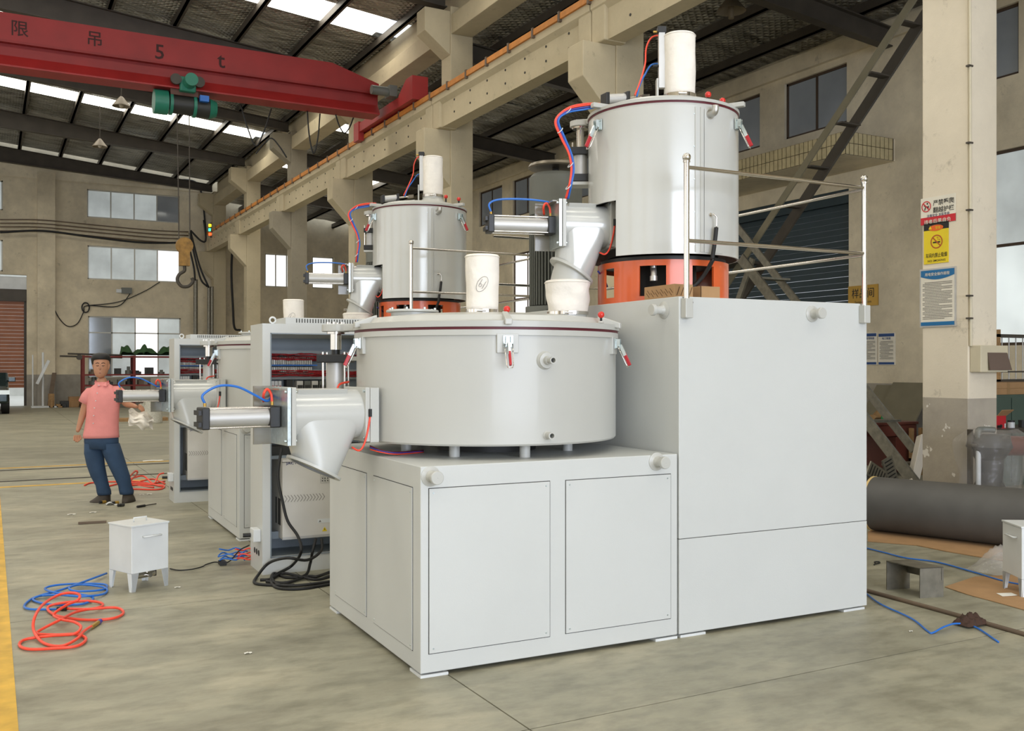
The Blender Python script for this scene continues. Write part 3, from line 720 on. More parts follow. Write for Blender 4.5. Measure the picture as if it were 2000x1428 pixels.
def clamp(par, c, a, r, z, k=1.0):
    """toggle latch on the vessel wall: zinc plate, wire bail, lever with a red grip"""
    rad = V((math.cos(math.radians(a)), math.sin(math.radians(a)), 0)); tan = V((-rad.y, rad.x, 0)); up = V((0, 0, 1)); o = V((c.x, c.y, z)) + rad * r
    cp = part(par, 'toggle_clamp', MB().obox(o + rad * .004 * k, tan, rad, up, .026 * k, .004 * k, .030 * k).obox(o + rad * .018 * k + tan * .013 * k, tan, rad, up, .002 * k, .014 * k, .026 * k).obox(o + rad * .018 * k - tan * .013 * k, tan, rad, up, .002 * k, .014 * k, .026 * k)
              .cyl(o + rad * .024 * k - tan * .024 * k - up * .012 * k, o + rad * .024 * k + tan * .024 * k - up * .012 * k, .005 * k, n=8)
              .cyl(o + rad * .006 * k - tan * .018 * k + up * .022 * k, o + rad * .012 * k - tan * .018 * k + up * .022 * k, .005 * k, n=6).cyl(o + rad * .006 * k + tan * .018 * k + up * .022 * k, o + rad * .012 * k + tan * .018 * k + up * .022 * k, .005 * k, n=6), ZINC)
    d = (rad * .42 - up * .9).normalized(); s0 = o + rad * .026 * k - up * .015 * k; sd = tan * .5 + V((0, 0, 0))
    nn = d.cross(tan).normalized()
    part(cp, 'lever', MB().obox(s0 + d * .03 * k + nn * .008 * k, tan, nn, d, .007 * k, .009 * k, .034 * k), ZINC)
    part(cp, 'red_grip', MB().obox(s0 + d * .088 * k + nn * .008 * k, tan, nn, d, .0065 * k, .010 * k, .040 * k), REDGRIP, 'red lever grip', bevel=.003)
    bl = [s0 - tan * .022 * k, s0 + d * .05 * k - tan * .02 * k, s0 + d * .12 * k - tan * .017 * k, s0 + d * .134 * k - tan * .012 * k, s0 + d * .134 * k + tan * .012 * k, s0 + d * .12 * k + tan * .017 * k, s0 + d * .05 * k + tan * .02 * k, s0 + tan * .022 * k]
    part(cp, 'wire_bail', MB().tube([q - nn * .006 * k for q in bl], .0032 * k, 6), CHROME)

def bag(par, c, r0, r1, z0, z1, name='filter_bag', seed=1, wob=.04, label=None):
    n_ = 40; rings = []; rnd = random.Random(seed); ph = [rnd.random() * 6 for _ in range(8)]; N = 14
    for j in range(N + 1):
        t = j / N; z = z0 + (z1 - z0) * t; r = r0 + (r1 - r0) * t
        ring = []
        for i in range(n_):
            a = 2 * PI * i / n_
            e = wob * math.sin(PI * min(1, t * 1.05)) * (math.sin(3 * a + ph[0] + 2 * t) * .5 + math.sin(5 * a + ph[1] - 3 * t) * .35 + math.sin(2 * a + 9 * t + ph[2]) * .35)
            ring.append(V((c.x + r * (1 + e) * math.cos(a), c.y + r * (1 + e) * math.sin(a), z)))
        rings.append(ring)
    top = rings[-1]
    for f_, dz in ((.96, .006), (.9, .008), (.5, .01), (.02, .011)):
        rings.append([V((c.x + (q.x - c.x) * f_, c.y + (q.y - c.y) * f_, z1 + dz * (r1 / .1))) for q in top])
    mb = MB().loft(rings)
    o = part(par, name, mb, CLOTH, label)
    hem = MB()
    hem.tube([V((c.x + (q.x - c.x) * 1.012, c.y + (q.y - c.y) * 1.012, z1 - .004)) for q in top] + [V((c.x + (top[0].x - c.x) * 1.012, c.y + (top[0].y - c.y) * 1.012, z1 - .004))], .003, 5)
    part(o, 'hem', hem, CLOTH)
    return o
def band(par, c, r, z0, z1):
    b = part(par, 'hose_clip', MB().lathe([(r - .01, z0), (r + .003, z0), (r + .003, z1), (r - .01, z1)], (c.x, c.y, 0), n=36), CHROME, 'bright steel hose clip')
    p = V((c.x, c.y, (z0 + z1) / 2)); d = V((-M.s, -M.c, 0)); part(b, 'clip_screw', MB().cyl(p + d * (r + .008) - V((.025, -.01, 0)), p + d * (r + .008) + V((.025, -.01, 0)), .007, n=8), CHROME)

def chute(par, c, a, z, rf, rp, cy0, cy1, ro, zo, tilt, R=.137, low=False):
    """side discharge valve with pneumatic ram, axis radial at angle a"""
    rad = V((math.cos(math.radians(a)), math.sin(math.radians(a)), 0)); tan = V((-rad.y, rad.x, 0)); up = V((0, 0, 1))
    if (tan.x * M.s + tan.y * M.c) > 0: tan = -tan        # tan points towards the viewer
    P = lambda r, t, h: V((c.x, c.y, z)) + rad * r + tan * t + up * h
    d = (rad * math.sin(math.radians(tilt)) - up * math.cos(math.radians(tilt))).normalized()
    O = V((c.x, c.y, zo)) + rad * ro
    body = MB().cyl(P(rf, 0, 0), P(rp - .02, 0, 0), R, n=36)
    nq = rad * math.cos(math.radians(tilt)) + up * math.sin(math.radians(tilt)); Rb = R * .985; rings = []
    pm, hl = (rf + rp) / 2 - .004, (rp - rf) / 2 - .018
    def sup(x, e): return math.copysign(abs(x) ** e, x)
    top_, bot_ = [], []
    for i in range(56):
        c1, s1 = math.cos(2 * PI * i / 56), math.sin(2 * PI * i / 56)
        top_.append(P(pm + hl * sup(c1, .42), R * .985 * sup(s1, .32), -.12 * R)); bot_.append(O + tan * (Rb * s1) + nq * (Rb * c1))
    for q in range(9):
        k = q / 8; rings.append([a_.lerp(b_, k) for a_, b_ in zip(top_, bot_)])
    body.loft(rings, cap=False)
    bd = part(par, 'discharge_chute', body, JACKET)
    part(bd, 'outlet_flange', MB().lathe([(R * .9, -.002), (R * 1.17, -.002), (R * 1.17, -.016), (R * .95, -.016)], O, -d, n=40).lathe([(.001, -.004), (R * 1.1, -.004)], O, -d, n=40), PAINT, bevel=.001)
    part(bd, 'inspection_cover', MB().hexa([P(rf + .1, R * .45, R * .72), P(rp - .06, R * .45, R * .72), P(rp - .06, -R * .6, R * .9), P(rf + .1, -R * .6, R * .9), P(rf + .1, R * .62, R * 1.02), P(rp - .06, R * .62, R * 1.02), P(rp - .06, -R * .6, R * 1.04), P(rf + .1, -R * .6, R * 1.04)]), PAINT, bevel=.003)
    h = R * 1.1
    part(bd, 'mounting_flange', MB().obox(P(rf - .028, 0, -.004), rad, tan, up, .026, h * 1.03, h), PAINT, bevel=.003)
    part(bd, 'mounting_flange', MB().obox(P(rf + .012, 0, 0), rad, tan, up, .013, h * 1.0, h * .99), PAINT, bevel=.003)
    vp = part(bd, 'valve_plate', MB().obox(P(rp - .012, 0, 0), rad, tan, up, .012, h * 1.0, h * 1.02), PAINT, bevel=.003)
    part(bd, 'valve_plate', MB().obox(P(rp + .014, 0, 0), rad, tan, up, .010, h * 1.0, h * 1.02), ZINC, 'bare bright steel plate', bevel=.002)
    part(bd, 'ram_bracket', MB().obox(P(rp + .07, -h * .75, 0), rad, tan, up, .05, .006, h * 1.05).obox(P(rp + .03, h * .0, h * .95), rad, tan, up, .03, h * .8, .004), mat('smoked_acrylic_plate', (120, 114, 98), .25, coat=.3) if 'smoked_acrylic_plate' not in bpy.data.materials else bpy.data.materials['smoked_acrylic_plate'], 'dark smoked plate')
    bl = MB()
    for q in (-1, 1):
        for w_ in (-1, 1):
            for rr in (rp + .026, rp - .03): bl.cyl(P(rr, q * h * .9, w_ * h * .86), P(rr + .012, q * h * .9, w_ * h * .86), .009, n=6)
            bl.cyl(P(rf + .025, q * h * .9, w_ * h * .86), P(rf + .035, q * h * .9, w_ * h * .86), .009, n=6)
    part(bd, 'bolts', bl, ZINC, kind='stuff')
    # ram
    hs = .057; zc = -.004
    cyl_ = part(par, 'pneumatic_cylinder', MB().cyl(P(cy0 + .055, 0, zc), P(cy1 - .04, 0, zc), .047, n=32), ALU, 'satin aluminium ram tube')
    for rr, t_ in ((cy0 + .03, .028), (cy1 - .022, .02)): part(cyl_, 'end_cap', MB().obox(P(rr, 0, zc), rad, tan, up, t_, hs, hs), BLACK, 'black square end cap', bevel=.006)
    for q in (-1, 1):
        for w_ in (-1, 1): part(cyl_, 'tie_rod', MB().cyl(P(cy0 + .05, q * hs * .82, zc + w_ * hs * .86), P(cy1 - .04, q * hs * .82, zc + w_ * hs * .86), .0045, n=8), CHROME)
    part(cyl_, 'piston_rod', MB().cyl(P(cy0 + .01, 0, zc), P(rp, 0, zc), .014, n=12), CHROME)
    part(cyl_, 'tail_clevis', MB().obox(P(cy1 + .006, 0, zc + .03), rad, tan, up, .008, hs * .8, .012).obox(P(cy1 + .006, 0, zc - .03), rad, tan, up, .008, hs * .8, .012), BLACK)
    # fittings and hoses
    a1_ = P(cy1 - .03, 0, hs); b1_ = P(cy0 + .03, 0, hs)
    part(cyl_, 'push_fitting', MB().cyl(a1_, a1_ + up * .018, .008, n=8), GOLD); part(cyl_, 'push_fitting', MB().cyl(b1_, b1_ + up * .02, .008, n=8), GOLD)
    L = cy1 - cy0
    hb_ = [a1_ + up * .015, P(cy1 - .02, 0, hs + .06), P(cy1 - .10, 0, hs + .105), P(cy1 - .2, -.005, hs + .1), P(cy0 + .12, -.01, hs + .055), P(cy0 + .05, -.02, hs + .022), P(cy0 - .0, -.09, hs + .05)]
    if not low: hb_ = [a1_ + up * .015, P(cy1 - .02, 0, hs + .07), P(cy1 - .10, 0, hs + .1), P(cy0 + .15, -.005, hs + .105), P(cy0 - .0, -.04, hs + .09), P(cy0 - .08, -.14, hs + .06)]
    part(par, 'air_hose', MB().tube(crv(hb_, 6), .0065, 8), HOSE_B, 'blue air hose')
    hr_ = [b1_ + up * .015, b1_ + up * .06 + rad * .006, b1_ + up * .085 + rad * .028, b1_ + up * .06 + rad * .046, b1_ + up * .02 + rad * .03 - tan * .05]
    part(par, 'air_hose', MB().tube(crv(hr_, 6), .0075, 8), HOSE_R, 'short looped orange red air hose')
    s0 = P(rf - .0, h * 1.02, -.0) ; sens = part(par, 'position_sensor', MB().cyl(s0 + up * .03, s0 - up * .012, .010, n=10), RUBBER, 'black position sensor')
    q0 = s0 - up * .01
    part(sens, 'sensor_lead', MB().tube(crv([q0, q0 - up * .07 + rad * .012, q0 - up * .15 + rad * .035, q0 - up * .185 + rad * .065, q0 - up * .17 + rad * .085 - tan * .05], 6), .0055, 8), HOSE_R, 'orange red lead')
    return O, d

# ---------------- cooling mixer (low machine)
cm = thing('cooling_mixer', 'wide low grey cooling mixer vessel on a square cabinet, nearest the camera', 'machine', (2.57, 5.27, 0))
X0, X1, Y0, Y1, ZT = 1.783, 3.352, 4.486, 6.057, 1.053
bc = part(cm, 'base_cabinet', MB().box(X0, Y0, .022, X1, Y1, ZT), PAINT2, bevel=.004)
for x in (X0 + .0, X1 - .15):
    for y in (Y0 + .0, Y1 - .15): part(bc, 'foot_plate', MB().box(x, y, 0, x + .15, y + .15, .014), WHITE); part(bc, 'foot_spacer', MB().box(x + .02, y + .02, .014, x + .13, y + .13, .022), SEAM)
def fx(u, v): p = M.py(u, v, Y0); return p.x, p.z
def panel_px(par, u0, v0, u1, v1):  # v0 = lower-left v, v1 = upper-left v measured at u0
    xa, za = fx(u0, v0); xb, _ = fx(u1, v0); _, zb = fx(u0, v1)
    access_panel(par, (xa, Y0, za), (1, 0, 0), xb - xa, zb - za, (0, -1, 0))
panel_px(bc, 838, 1277, 1073, 955); panel_px(bc, 1105, 1237, 1309, 939)
def panel_left(par, u0, u1, vt, vb):  # on the left face: u0 far edge, u1 near edge; vt,vb at u1
    a = M.px(u0, 900, X0); b = M.px(u1, vt, X0); c_ = M.px(u1, vb, X0)
    access_panel(par, (X0, b.y, c_.z), (0, 1, 0), a.y - b.y, b.z - c_.z, (-1, 0, 0))
panel_left(bc, 730, 806, 952.8, 1270); panel_left(bc, 655, 716, 925, 1204)
for u, v in ((853, 937), (1308, 908)):
    x, z = fx(u - (12 if u < 900 else 26), v - 5); lug(bc, (x, Y0, z + .004), (0, -1, 0), .034)
for u, v in ((784, 884), (884, 893), (1029, 894), (1118, 880)):
    p = M.pz(u, v, ZT); p = V((p.x, p.y, 0)) + (V((LC.x, LC.y, 0)) - V((p.x, p.y, 0))).normalized() * .03
    part(cm, 'support_leg', MB().cyl((p.x, p.y, ZT), (p.x, p.y, 1.135), .03, n=20), PAINT)
for a in (45, 110): p = pol(LC, a, .6, 0); part(cm, 'support_leg', MB().cyl((p.x, p.y, ZT), (p.x, p.y, 1.135), .03, n=20), PAINT)
part(cm, 'gearbox_housing', MB().cyl((LC.x, LC.y, ZT), (LC.x, LC.y, 1.13), .3, n=30), DARKM)
vs_ = part(cm, 'vessel', MB().lathe([(.01, 1.127), (.775, 1.127), (.784, 1.137), (.784, 1.718), (.798, 1.718), (.798, 1.748), (.01, 1.748)], (LC.x, LC.y, 0), n=96), PAINT)
part(cm, 'gasket', MB().lathe([(.5, 1.748), (.796, 1.748), (.796, 1.763), (.5, 1.763)], (LC.x, LC.y, 0), n=96), MAROON, 'dark maroon gasket')
lid = part(cm, 'lid', MB().lathe([(.5, 1.763), (.804, 1.763), (.806, 1.795), (.745, 1.803), (.72, 1.832), (.5, 1.856), (.2, 1.868), (.001, 1.87)], (LC.x, LC.y, 0), n=96), PAINT)
for u in (992, 703, 1201):
    a = ang_at(LC, .80, u); c0 = pol(LC, a, .786, 0)
    rad = V((math.cos(math.radians(a)), math.sin(math.radians(a)), 0)); tan = V((-rad.y, rad.x, 0))
    if u != 992: a += (8 if u < 800 else -6) * 0
    wd = .058 if u == 992 else .052
    part(vs_, 'clamp_bracket', MB().obox((c0.x, c0.y, 1.675), tan, rad, (0, 0, 1), wd, .014, .052), PAINT, bevel=.002)
    clamp(vs_, LC, a, .802, 1.685)
    rr = V((LC.x, LC.y, 0))
    part(lid, 'clamp_lug', MB().hexa([rr + rad * .70 - tan * .016 + V((0, 0, 1.80)), rr + rad * .70 + tan * .016 + V((0, 0, 1.80)), rr + rad * .835 + tan * .02 + V((0, 0, 1.772)), rr + rad * .835 - tan * .02 + V((0, 0, 1.772)),
                                      rr + rad * .70 - tan * .016 + V((0, 0, 1.85)), rr + rad * .70 + tan * .016 + V((0, 0, 1.85)), rr + rad * .835 + tan * .02 + V((0, 0, 1.805)), rr + rad * .835 - tan * .02 + V((0, 0, 1.805))]), PAINT, bevel=.005)
for u, v, f in ((990, 604, 5.35), (1174, 615, 5.5)):
    p = M.pf(u, v, f); kb = part(lid, 'red_knob', MB().ball(p, .0195, 16), REDBALL, 'glossy red ball knob')
    part(kb, 'knob_stem', MB().cyl((p.x, p.y, p.z - .04), (p.x, p.y, p.z - .012), .007, n=10), RUBBER)
    part(kb, 'knob_boss', MB().cyl((p.x, p.y, 1.80), (p.x, p.y, p.z - .036), .02, .014, n=14), PAINT)
hc = V((2.145, 5.53, 0))
ht = part(lid, 'hatch_cover', MB().lathe([(.001, 1.895), (.155, 1.895), (.16, 1.89), (.16, 1.882), (.13, 1.878), (.13, 1.80)], (hc.x, hc.y, 0), n=40), PAINT)
hb = MB()
for i in range(8): q = pol(hc, i * 45 + 10, .14, 1.895); hb.cyl(q, q + V((0, 0, .012)), .008, n=6)
part(ht, 'bolts', hb, ZINC, kind='stuff')
BC = V((2.438, 5.156, 0))
part(lid, 'vent_collar', MB().cyl((BC.x, BC.y, 1.80), (BC.x, BC.y, 1.882), .088, n=32), PAINT)
band(lid, BC, .095, 1.868, 1.886)
fb_ = bag(cm, BC, .094, .1, 1.884, 2.2, seed=3, wob=.05, label='white cloth filter bag with a circled handwritten mark')
# handwriting "b1" in an oval on the bag, towards the camera
vd = math.degrees(math.atan2(-BC.y, -BC.x))
def onbag(dx_, dz): a = math.radians(vd) + dx_ / .1; return V((BC.x + .1065 * math.cos(a), BC.y + .1065 * math.sin(a), 2.028 + dz))
wr = MB(); tl = .5
def rot2(x, y): return (x * math.cos(tl) + y * math.sin(tl), -x * math.sin(tl) + y * math.cos(tl))
wr.tube([onbag(*rot2(.027 * math.cos(t), .048 * math.sin(t))) for t in [2 * PI * i / 30 for i in range(31)]], .0011, 5)
wr.tube([onbag(*rot2(x, y)) for x, y in ((-.012, .026), (-.012, .005), (-.012, -.018), (-.003, -.02), (.002, -.012), (0, -.003), (-.006, 0), (-.012, -.006))], .0011, 5)
wr.tube([onbag(*rot2(x, y)) for x, y in ((.012, .024), (.012, 0), (.012, -.024))], .0011, 5)
part(fb_, 'handwriting', wr, INK, 'circled handwritten mark')
# pipe stubs
for u, v, k in ((1064, 704, 1.0), (1068, 850, .62)):
    a = ang_at(LC, LR, u); q = pol(LC, a, LR - .01, 0); z = zat(q, v); rad = V((math.cos(math.radians(a)), math.sin(math.radians(a)), 0))
    p = V((q.x, q.y, z))
    if k == 1: prof = [(.052, 0), (.05, .012), (.042, .026), (.042, .034), (.024, .036), (.022, .06), (.014, .06), (.013, .08), (.016, .082), (.019, .1), (.019, .108), (.013, .108), (.013, .07)]
    else: prof = [(.026, 0), (.024, .012), (.018, .016), (.018, .055), (.021, .057), (.021, .066), (.013, .066), (.013, .03)]
    st = part(vs_, 'pipe_stub', MB().lathe(prof, p, rad, n=24), PAINT)
    part(st, 'bore', MB().lathe([(.001, prof[-1][1]), (.013, prof[-1][1])], p, rad, n=16), SEAM, 'dark bore')
# lid lifting cylinder at the rear left
lc = pol(LC, 150, .93, 0)
ll = part(cm, 'lid_lift_cylinder', MB().cyl((lc.x, lc.y, 1.2), (lc.x, lc.y, 1.58), .056, n=28), ALU, 'satin aluminium lift cylinder')
for z0, z1 in ((1.575, 1.625), (1.16, 1.2)): part(ll, 'end_cap', MB().obox((lc.x, lc.y, (z0 + z1) / 2), (M.c, -M.s, 0), (M.s, M.c, 0), (0, 0, 1), .1, .1, (z1 - z0) / 2), BLACK, 'black end cap', bevel=.005)
for q in (-1, 1):
    for w_ in (-1, 1):
        o_ = V((lc.x, lc.y, 0)) + V((M.c, -M.s, 0)) * q * .066 + V((M.s, M.c, 0)) * w_ * .066
        part(ll, 'tie_rod', MB().cyl(o_ + V((0, 0, 1.2)), o_ + V((0, 0, 1.64)), .007, n=8), CHROME)
part(ll, 'guide_rod', MB().cyl((lc.x, lc.y, 1.62), (lc.x, lc.y, 1.66), .026, n=16), BLACK)
part(ll, 'lift_rod', MB().cyl((lc.x, lc.y, 1.655), (lc.x, lc.y, 1.76), .034, n=20).cyl((lc.x, lc.y, 1.64), (lc.x, lc.y, 1.66), .018, n=16).cyl((lc.x, lc.y, 1.752), (lc.x, lc.y, 1.764), .055, n=20), CHROME, 'polished lift rod')
part(ll, 'bracket', MB().obox(pol(LC, 150, .86, 1.60), pol(V((0, 0, 0)), 150, 1, 0), pol(V((0, 0, 0)), 240, 1, 0), (0, 0, 1), .08, .07, .012), PAINT)
am = MB(); ax = pol(V((0, 0, 0)), 150, 1, 0); tn = pol(V((0, 0, 0)), 240, 1, 0)
am.loft([[V((lc.x, lc.y, z)) + ax * (.085 * math.cos(t)) + tn * (.085 * math.sin(t)) for t in [2 * PI * i / 24 for i in range(24)]] for z in (1.765, 1.81)], smooth=False)
am.obox(pol(LC, 150, .8, 1.79), ax, tn, (0, 0, 1), .15, .06, .022)
part(lid, 'lift_arm', am, PAINT, bevel=.004)
cb = MB()
for i in range(6): q = pol(lc, i * 60, .05, 1.81); cb.cyl(q, q + V((0, 0, .014)), .009, n=6)
part(lid, 'arm_bolts', cb, CHROME, kind='stuff')
chute(cm, LC, 186, 1.288, .845, 1.29, 1.315, 1.731, 1.107, 1.004, 27, low=True)
# small hoses below the vessel on the left
for i, (dz, m_) in enumerate(((0, HOSE_R), (.012, HOSE_P), (.02, MAROON))):
    part(cm, 'air_hose', MB().tube(crv([pol(LC, 192, .82, 1.09 + dz), pol(LC, 196, .78, 1.075 + dz * .6), pol(LC, 199, .7, 1.062 + dz * .6), pol(LC, 198, .5, 1.06 + dz * .5)], 6), .0035, 6), m_, ('orange red', 'violet', 'maroon')[i] + ' hose under the vessel')
part(cm, 'air_hose', MB().tube(crv([pol(LC, 172, .87, 1.18), pol(LC, 170, .9, 1.36), pol(LC, 166, .89, 1.44), pol(LC, 160, .83, 1.46)], 6), .0065, 6), HOSE_R, 'orange red hose curling behind the chute')

# ---------------- heating mixer (tall machine)
hm = thing('heating_mixer', 'tall grey heating mixer vessel on an orange ring above a high cabinet, nearest the camera', 'machine', (4.1, 6.1, 0))
HX0, HX1, HY0, HY1, HZ = 3.364, 4.846, 4.486, 7.75, 1.953
zseam = M.py(1325, 1054, HY0).z
bc2 = part(hm, 'base_cabinet', MB().box(HX0, HY0, zseam + .002, HX1, HY1, HZ), PAINT2, bevel=.004)
part(bc2, 'lower_skirt', MB().box(HX0, HY0, .022, HX1, HY1, zseam - .001), PAINT2, bevel=.002)
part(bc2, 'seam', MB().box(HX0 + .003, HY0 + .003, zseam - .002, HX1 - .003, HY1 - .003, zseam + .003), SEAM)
for x in (HX0 + .01, HX1 - .2):
    for y in (HY0, HY1 - .15): part(bc2, 'foot_plate', MB().box(x, y, 0, x + .18, y + .15, .014), WHITE); part(bc2, 'foot_spacer', MB().box(x + .02, y + .02, .014, x + .15, y + .13, .022), SEAM)
p = M.py(1586, 613, HY0); lug(bc2, (p.x, HY0, p.z), (0, -1, 0), .034)
p = M.px(1297, 606, HX0); lug(bc2, (HX0, p.y, p.z), (-1, 0, 0), .034)
# orange support ring with windows
ring = MB(); RO, RI = .427, .413
wins_u = [(1181, 1199), (1249, 1301), (1353, 1394)]
wa = []
for u0, u1 in wins_u: a0, a1 = ang_at(HC, RO, u0), ang_at(HC, RO, u1); wa.append((min(a0, a1), max(a0, a1)))
def arc(mb, a0, a1, z0, z1):
    n_ = max(2, int((a1 - a0) / 4)); ra0, ra1 = math.radians(a0), math.radians(a1)
    mb.lathe([(RI, z0), (RO, z0), (RO, z1), (RI, z1), (RI, z0)], (HC.x, HC.y, 0), n=n_, a0=ra0, a1=ra1)
    for a in (a0, a1):
        q = [pol(HC, a, r_, z_) for r_, z_ in ((RI, z0), (RO, z0), (RO, z1), (RI, z1))]; mb.add(q, [(0, 1, 2, 3)])
arc(ring, 0, 360, 1.953, 1.99); arc(ring, 0, 360, 2.178, 2.215)
cuts = sorted(wa + [(20, 55), (95, 130), (340, 358)]); prev = 0
for a0, a1 in cuts:
    if a0 > prev: arc(ring, prev, a0, 1.99, 2.178)
    prev = a1
arc(ring, prev, 360, 1.99, 2.178)
sd = part(hm, 'support_ring', ring, ORANGE, 'orange enamelled support ring with windows')
part(hm, 'bearing_housing', MB().cyl((HC.x, HC.y, HZ), (HC.x, HC.y, 2.24), .22, n=30).lathe([(.01, 2.205), (.41, 2.205), (.41, 2.24)], (HC.x, HC.y, 0), n=40), DARKM, 'dark bearing housing')
q = pol(HC, ang_at(HC, .36, 1276), .36, 0)
part(hm, 'drain_elbow', MB().tube(crv([V((q.x, q.y, 2.2)), V((q.x, q.y, 2.16)), V((q.x - .012, q.y - .02, 2.14)), V((q.x - .02, q.y - .03, 2.10))], 5), .02, 12).cyl((q.x - .02, q.y - .03, 2.115), (q.x - .02, q.y - .03, 2.085), .024, n=16), SILV, 'cast silver drain elbow')
# jacket with the notch for the chute
JZ0, JZ1 = 2.243, 3.155; an = ang_at(HC, HR, 1203)
jk = MB(); a_hi = 200.0
def arcj(mb, a0, a1, z0, z1, r0=HR - .012, r1=HR):
    n_ = max(3, int((a1 - a0) / 3)); mb.lathe([(r0, z0), (r1, z0), (r1, z1), (r0, z1)], (HC.x, HC.y, 0), n=n_, a0=math.radians(a0), a1=math.radians(a1))
    for a in (a0, a1): mb.add([pol(HC, a, r_, z_) for r_, z_ in ((r0, z0), (r1, z0), (r1, z1), (r0, z1))], [(0, 1, 2, 3)])
ZN = 2.592
arcj(jk, an, an + 360, ZN, JZ1) if False else None
jk.lathe([(HR - .012, ZN), (HR, ZN), (HR, JZ1), (HR - .012, JZ1)], (HC.x, HC.y, 0), n=96)
arcj(jk, an, 360 + 148, JZ0, ZN)
vj = part(hm, 'vessel_jacket', jk, JACKET)
part(hm, 'inner_vessel', MB().cyl((HC.x, HC.y, 2.26), (HC.x, HC.y, 3.15), .36, n=48), DARKM, 'dark inner vessel')
for u, wd in ((1358, .004), (1371, .010)):
    a = ang_at(HC, HR, u); r0 = pol(HC, a, HR + .002, 0); rad = V((math.cos(math.radians(a)), math.sin(math.radians(a)), 0)); tan = V((-rad.y, rad.x, 0))
    part(vj, 'seam_strip', MB().obox((r0.x, r0.y, (JZ0 + JZ1) / 2), tan, rad, (0, 0, 1), wd, .0025, (JZ1 - JZ0) / 2 - .012), PAINT)
a = ang_at(HC, HR, 1356); ss = MB()
for z in (2.3, 2.5, 2.7, 2.9, 3.1): q = pol(HC, a, HR, z); ss.cyl(q, q + (q - V((HC.x, HC.y, z))).normalized() * .004, .004, n=6)
part(vj, 'screws', ss, ZINC, kind='stuff')
a = ang_at(HC, HR, 1410); arc_p = MB().lathe([(HR + .001, JZ0 + .01), (HR + .004, JZ0 + .01), (HR + .004, JZ1 - .02), (HR + .001, JZ1 - .02)], (HC.x, HC.y, 0), n=14, a0=math.radians(ang_at(HC, HR, 1375)), a1=math.radians(a))
part(vj, 'cover_sheet', arc_p, JACKET)
part(hm, 'vessel_rim', MB().lathe([(.3, JZ1), (HR - .002, JZ1), (HR - .002, 3.168), (.3, 3.168)], (HC.x, HC.y, 0), n=72), PAINT)
part(hm, 'gasket', MB().lathe([(.3, 3.168), (HR, 3.168), (HR, 3.181), (.3, 3.181)], (HC.x, HC.y, 0), n=72), MAROON, 'dark maroon gasket')
hl = part(hm, 'lid', MB().lathe([(.3, 3.181), (HR + .006, 3.181), (HR + .006, 3.2), (.44, 3.206), (.4, 3.235), (.25, 3.26), (.001, 3.27)], (HC.x, HC.y, 0), n=72), PAINT)
for u in (1172, 1436):
    a = ang_at(HC, HR, u); c0 = pol(HC, a, HR, 0); clamp(vj, HC, a, HR + .004, 3.09, 1.15)
    rad = V((math.cos(math.radians(a)), math.sin(math.radians(a)), 0)); tan = V((-rad.y, rad.x, 0)); rr = V((HC.x, HC.y, 0))
    part(hl, 'clamp_lug', MB().obox(rr + rad * .49 + V((0, 0, 3.213)), rad, tan, (0, 0, 1), .06, .02, .015), PAINT, bevel=.004)
for u, v, f in ((1383, 185, 6.3), (1411, 197, 6.45)):
    p = M.pf(u, v, f); kb = part(hl, 'red_knob', MB().ball(p, .021, 16), REDBALL, 'glossy red ball knob'); part(kb, 'knob_stem', MB().cyl((p.x, p.y, 3.2), (p.x, p.y, p.z - .012), .009, n=10), RUBBER)
# bag on the lid
p = M.pf(1327, 180, 6.5); HB = V((p.x, p.y, 0))
part(hl, 'vent_collar', MB().cyl((HB.x, HB.y, 3.2), (HB.x, HB.y, 3.36), .108, n=32).lathe([(.16, 3.24), (.16, 3.26), (.108, 3.33)], (HB.x, HB.y, 0), n=32), PAINT)
band(hl, HB, .110, 3.345, 3.37)
bag(hm, HB, .104, .106, 3.365, 3.77, seed=11, wob=.06, label='white cloth filter bag standing on the tall lid')
# upright actuator behind the bag
p = M.pf(1292, 180, 6.5); q0 = V((p.x, p.y, 0)); RV = V((M.c, -M.s, 0)); FV = V((M.s, M.c, 0))
ac = part(hm, 'upright_actuator', MB().obox(q0 + V((0, 0, 3.62)), RV, FV, (0, 0, 1), .02, .022, .2), ALU, 'satin aluminium upright actuator')
part(ac, 'end_cap', MB().obox(q0 + V((0, 0, 3.81)), RV, FV, (0, 0, 1), .03, .03, .02), BLACK, bevel=.004)
part(ac, 'bracket', MB().obox(q0 + V((0, 0, 3.34)) - RV * .03, RV, FV, (0, 0, 1), .006, .03, .14), PAINT)
part(ac, 'push_fitting', MB().cyl(q0 + V((0, 0, 3.80)) - RV * .02, q0 + V((0, 0, 3.80)) - RV * .055, .008, n=8), GOLD); part(ac, 'push_fitting', MB().cyl(q0 + V((0, 0, 3.57)) - RV * .02, q0 + V((0, 0, 3.57)) - RV * .055, .008, n=8), RUBBER)
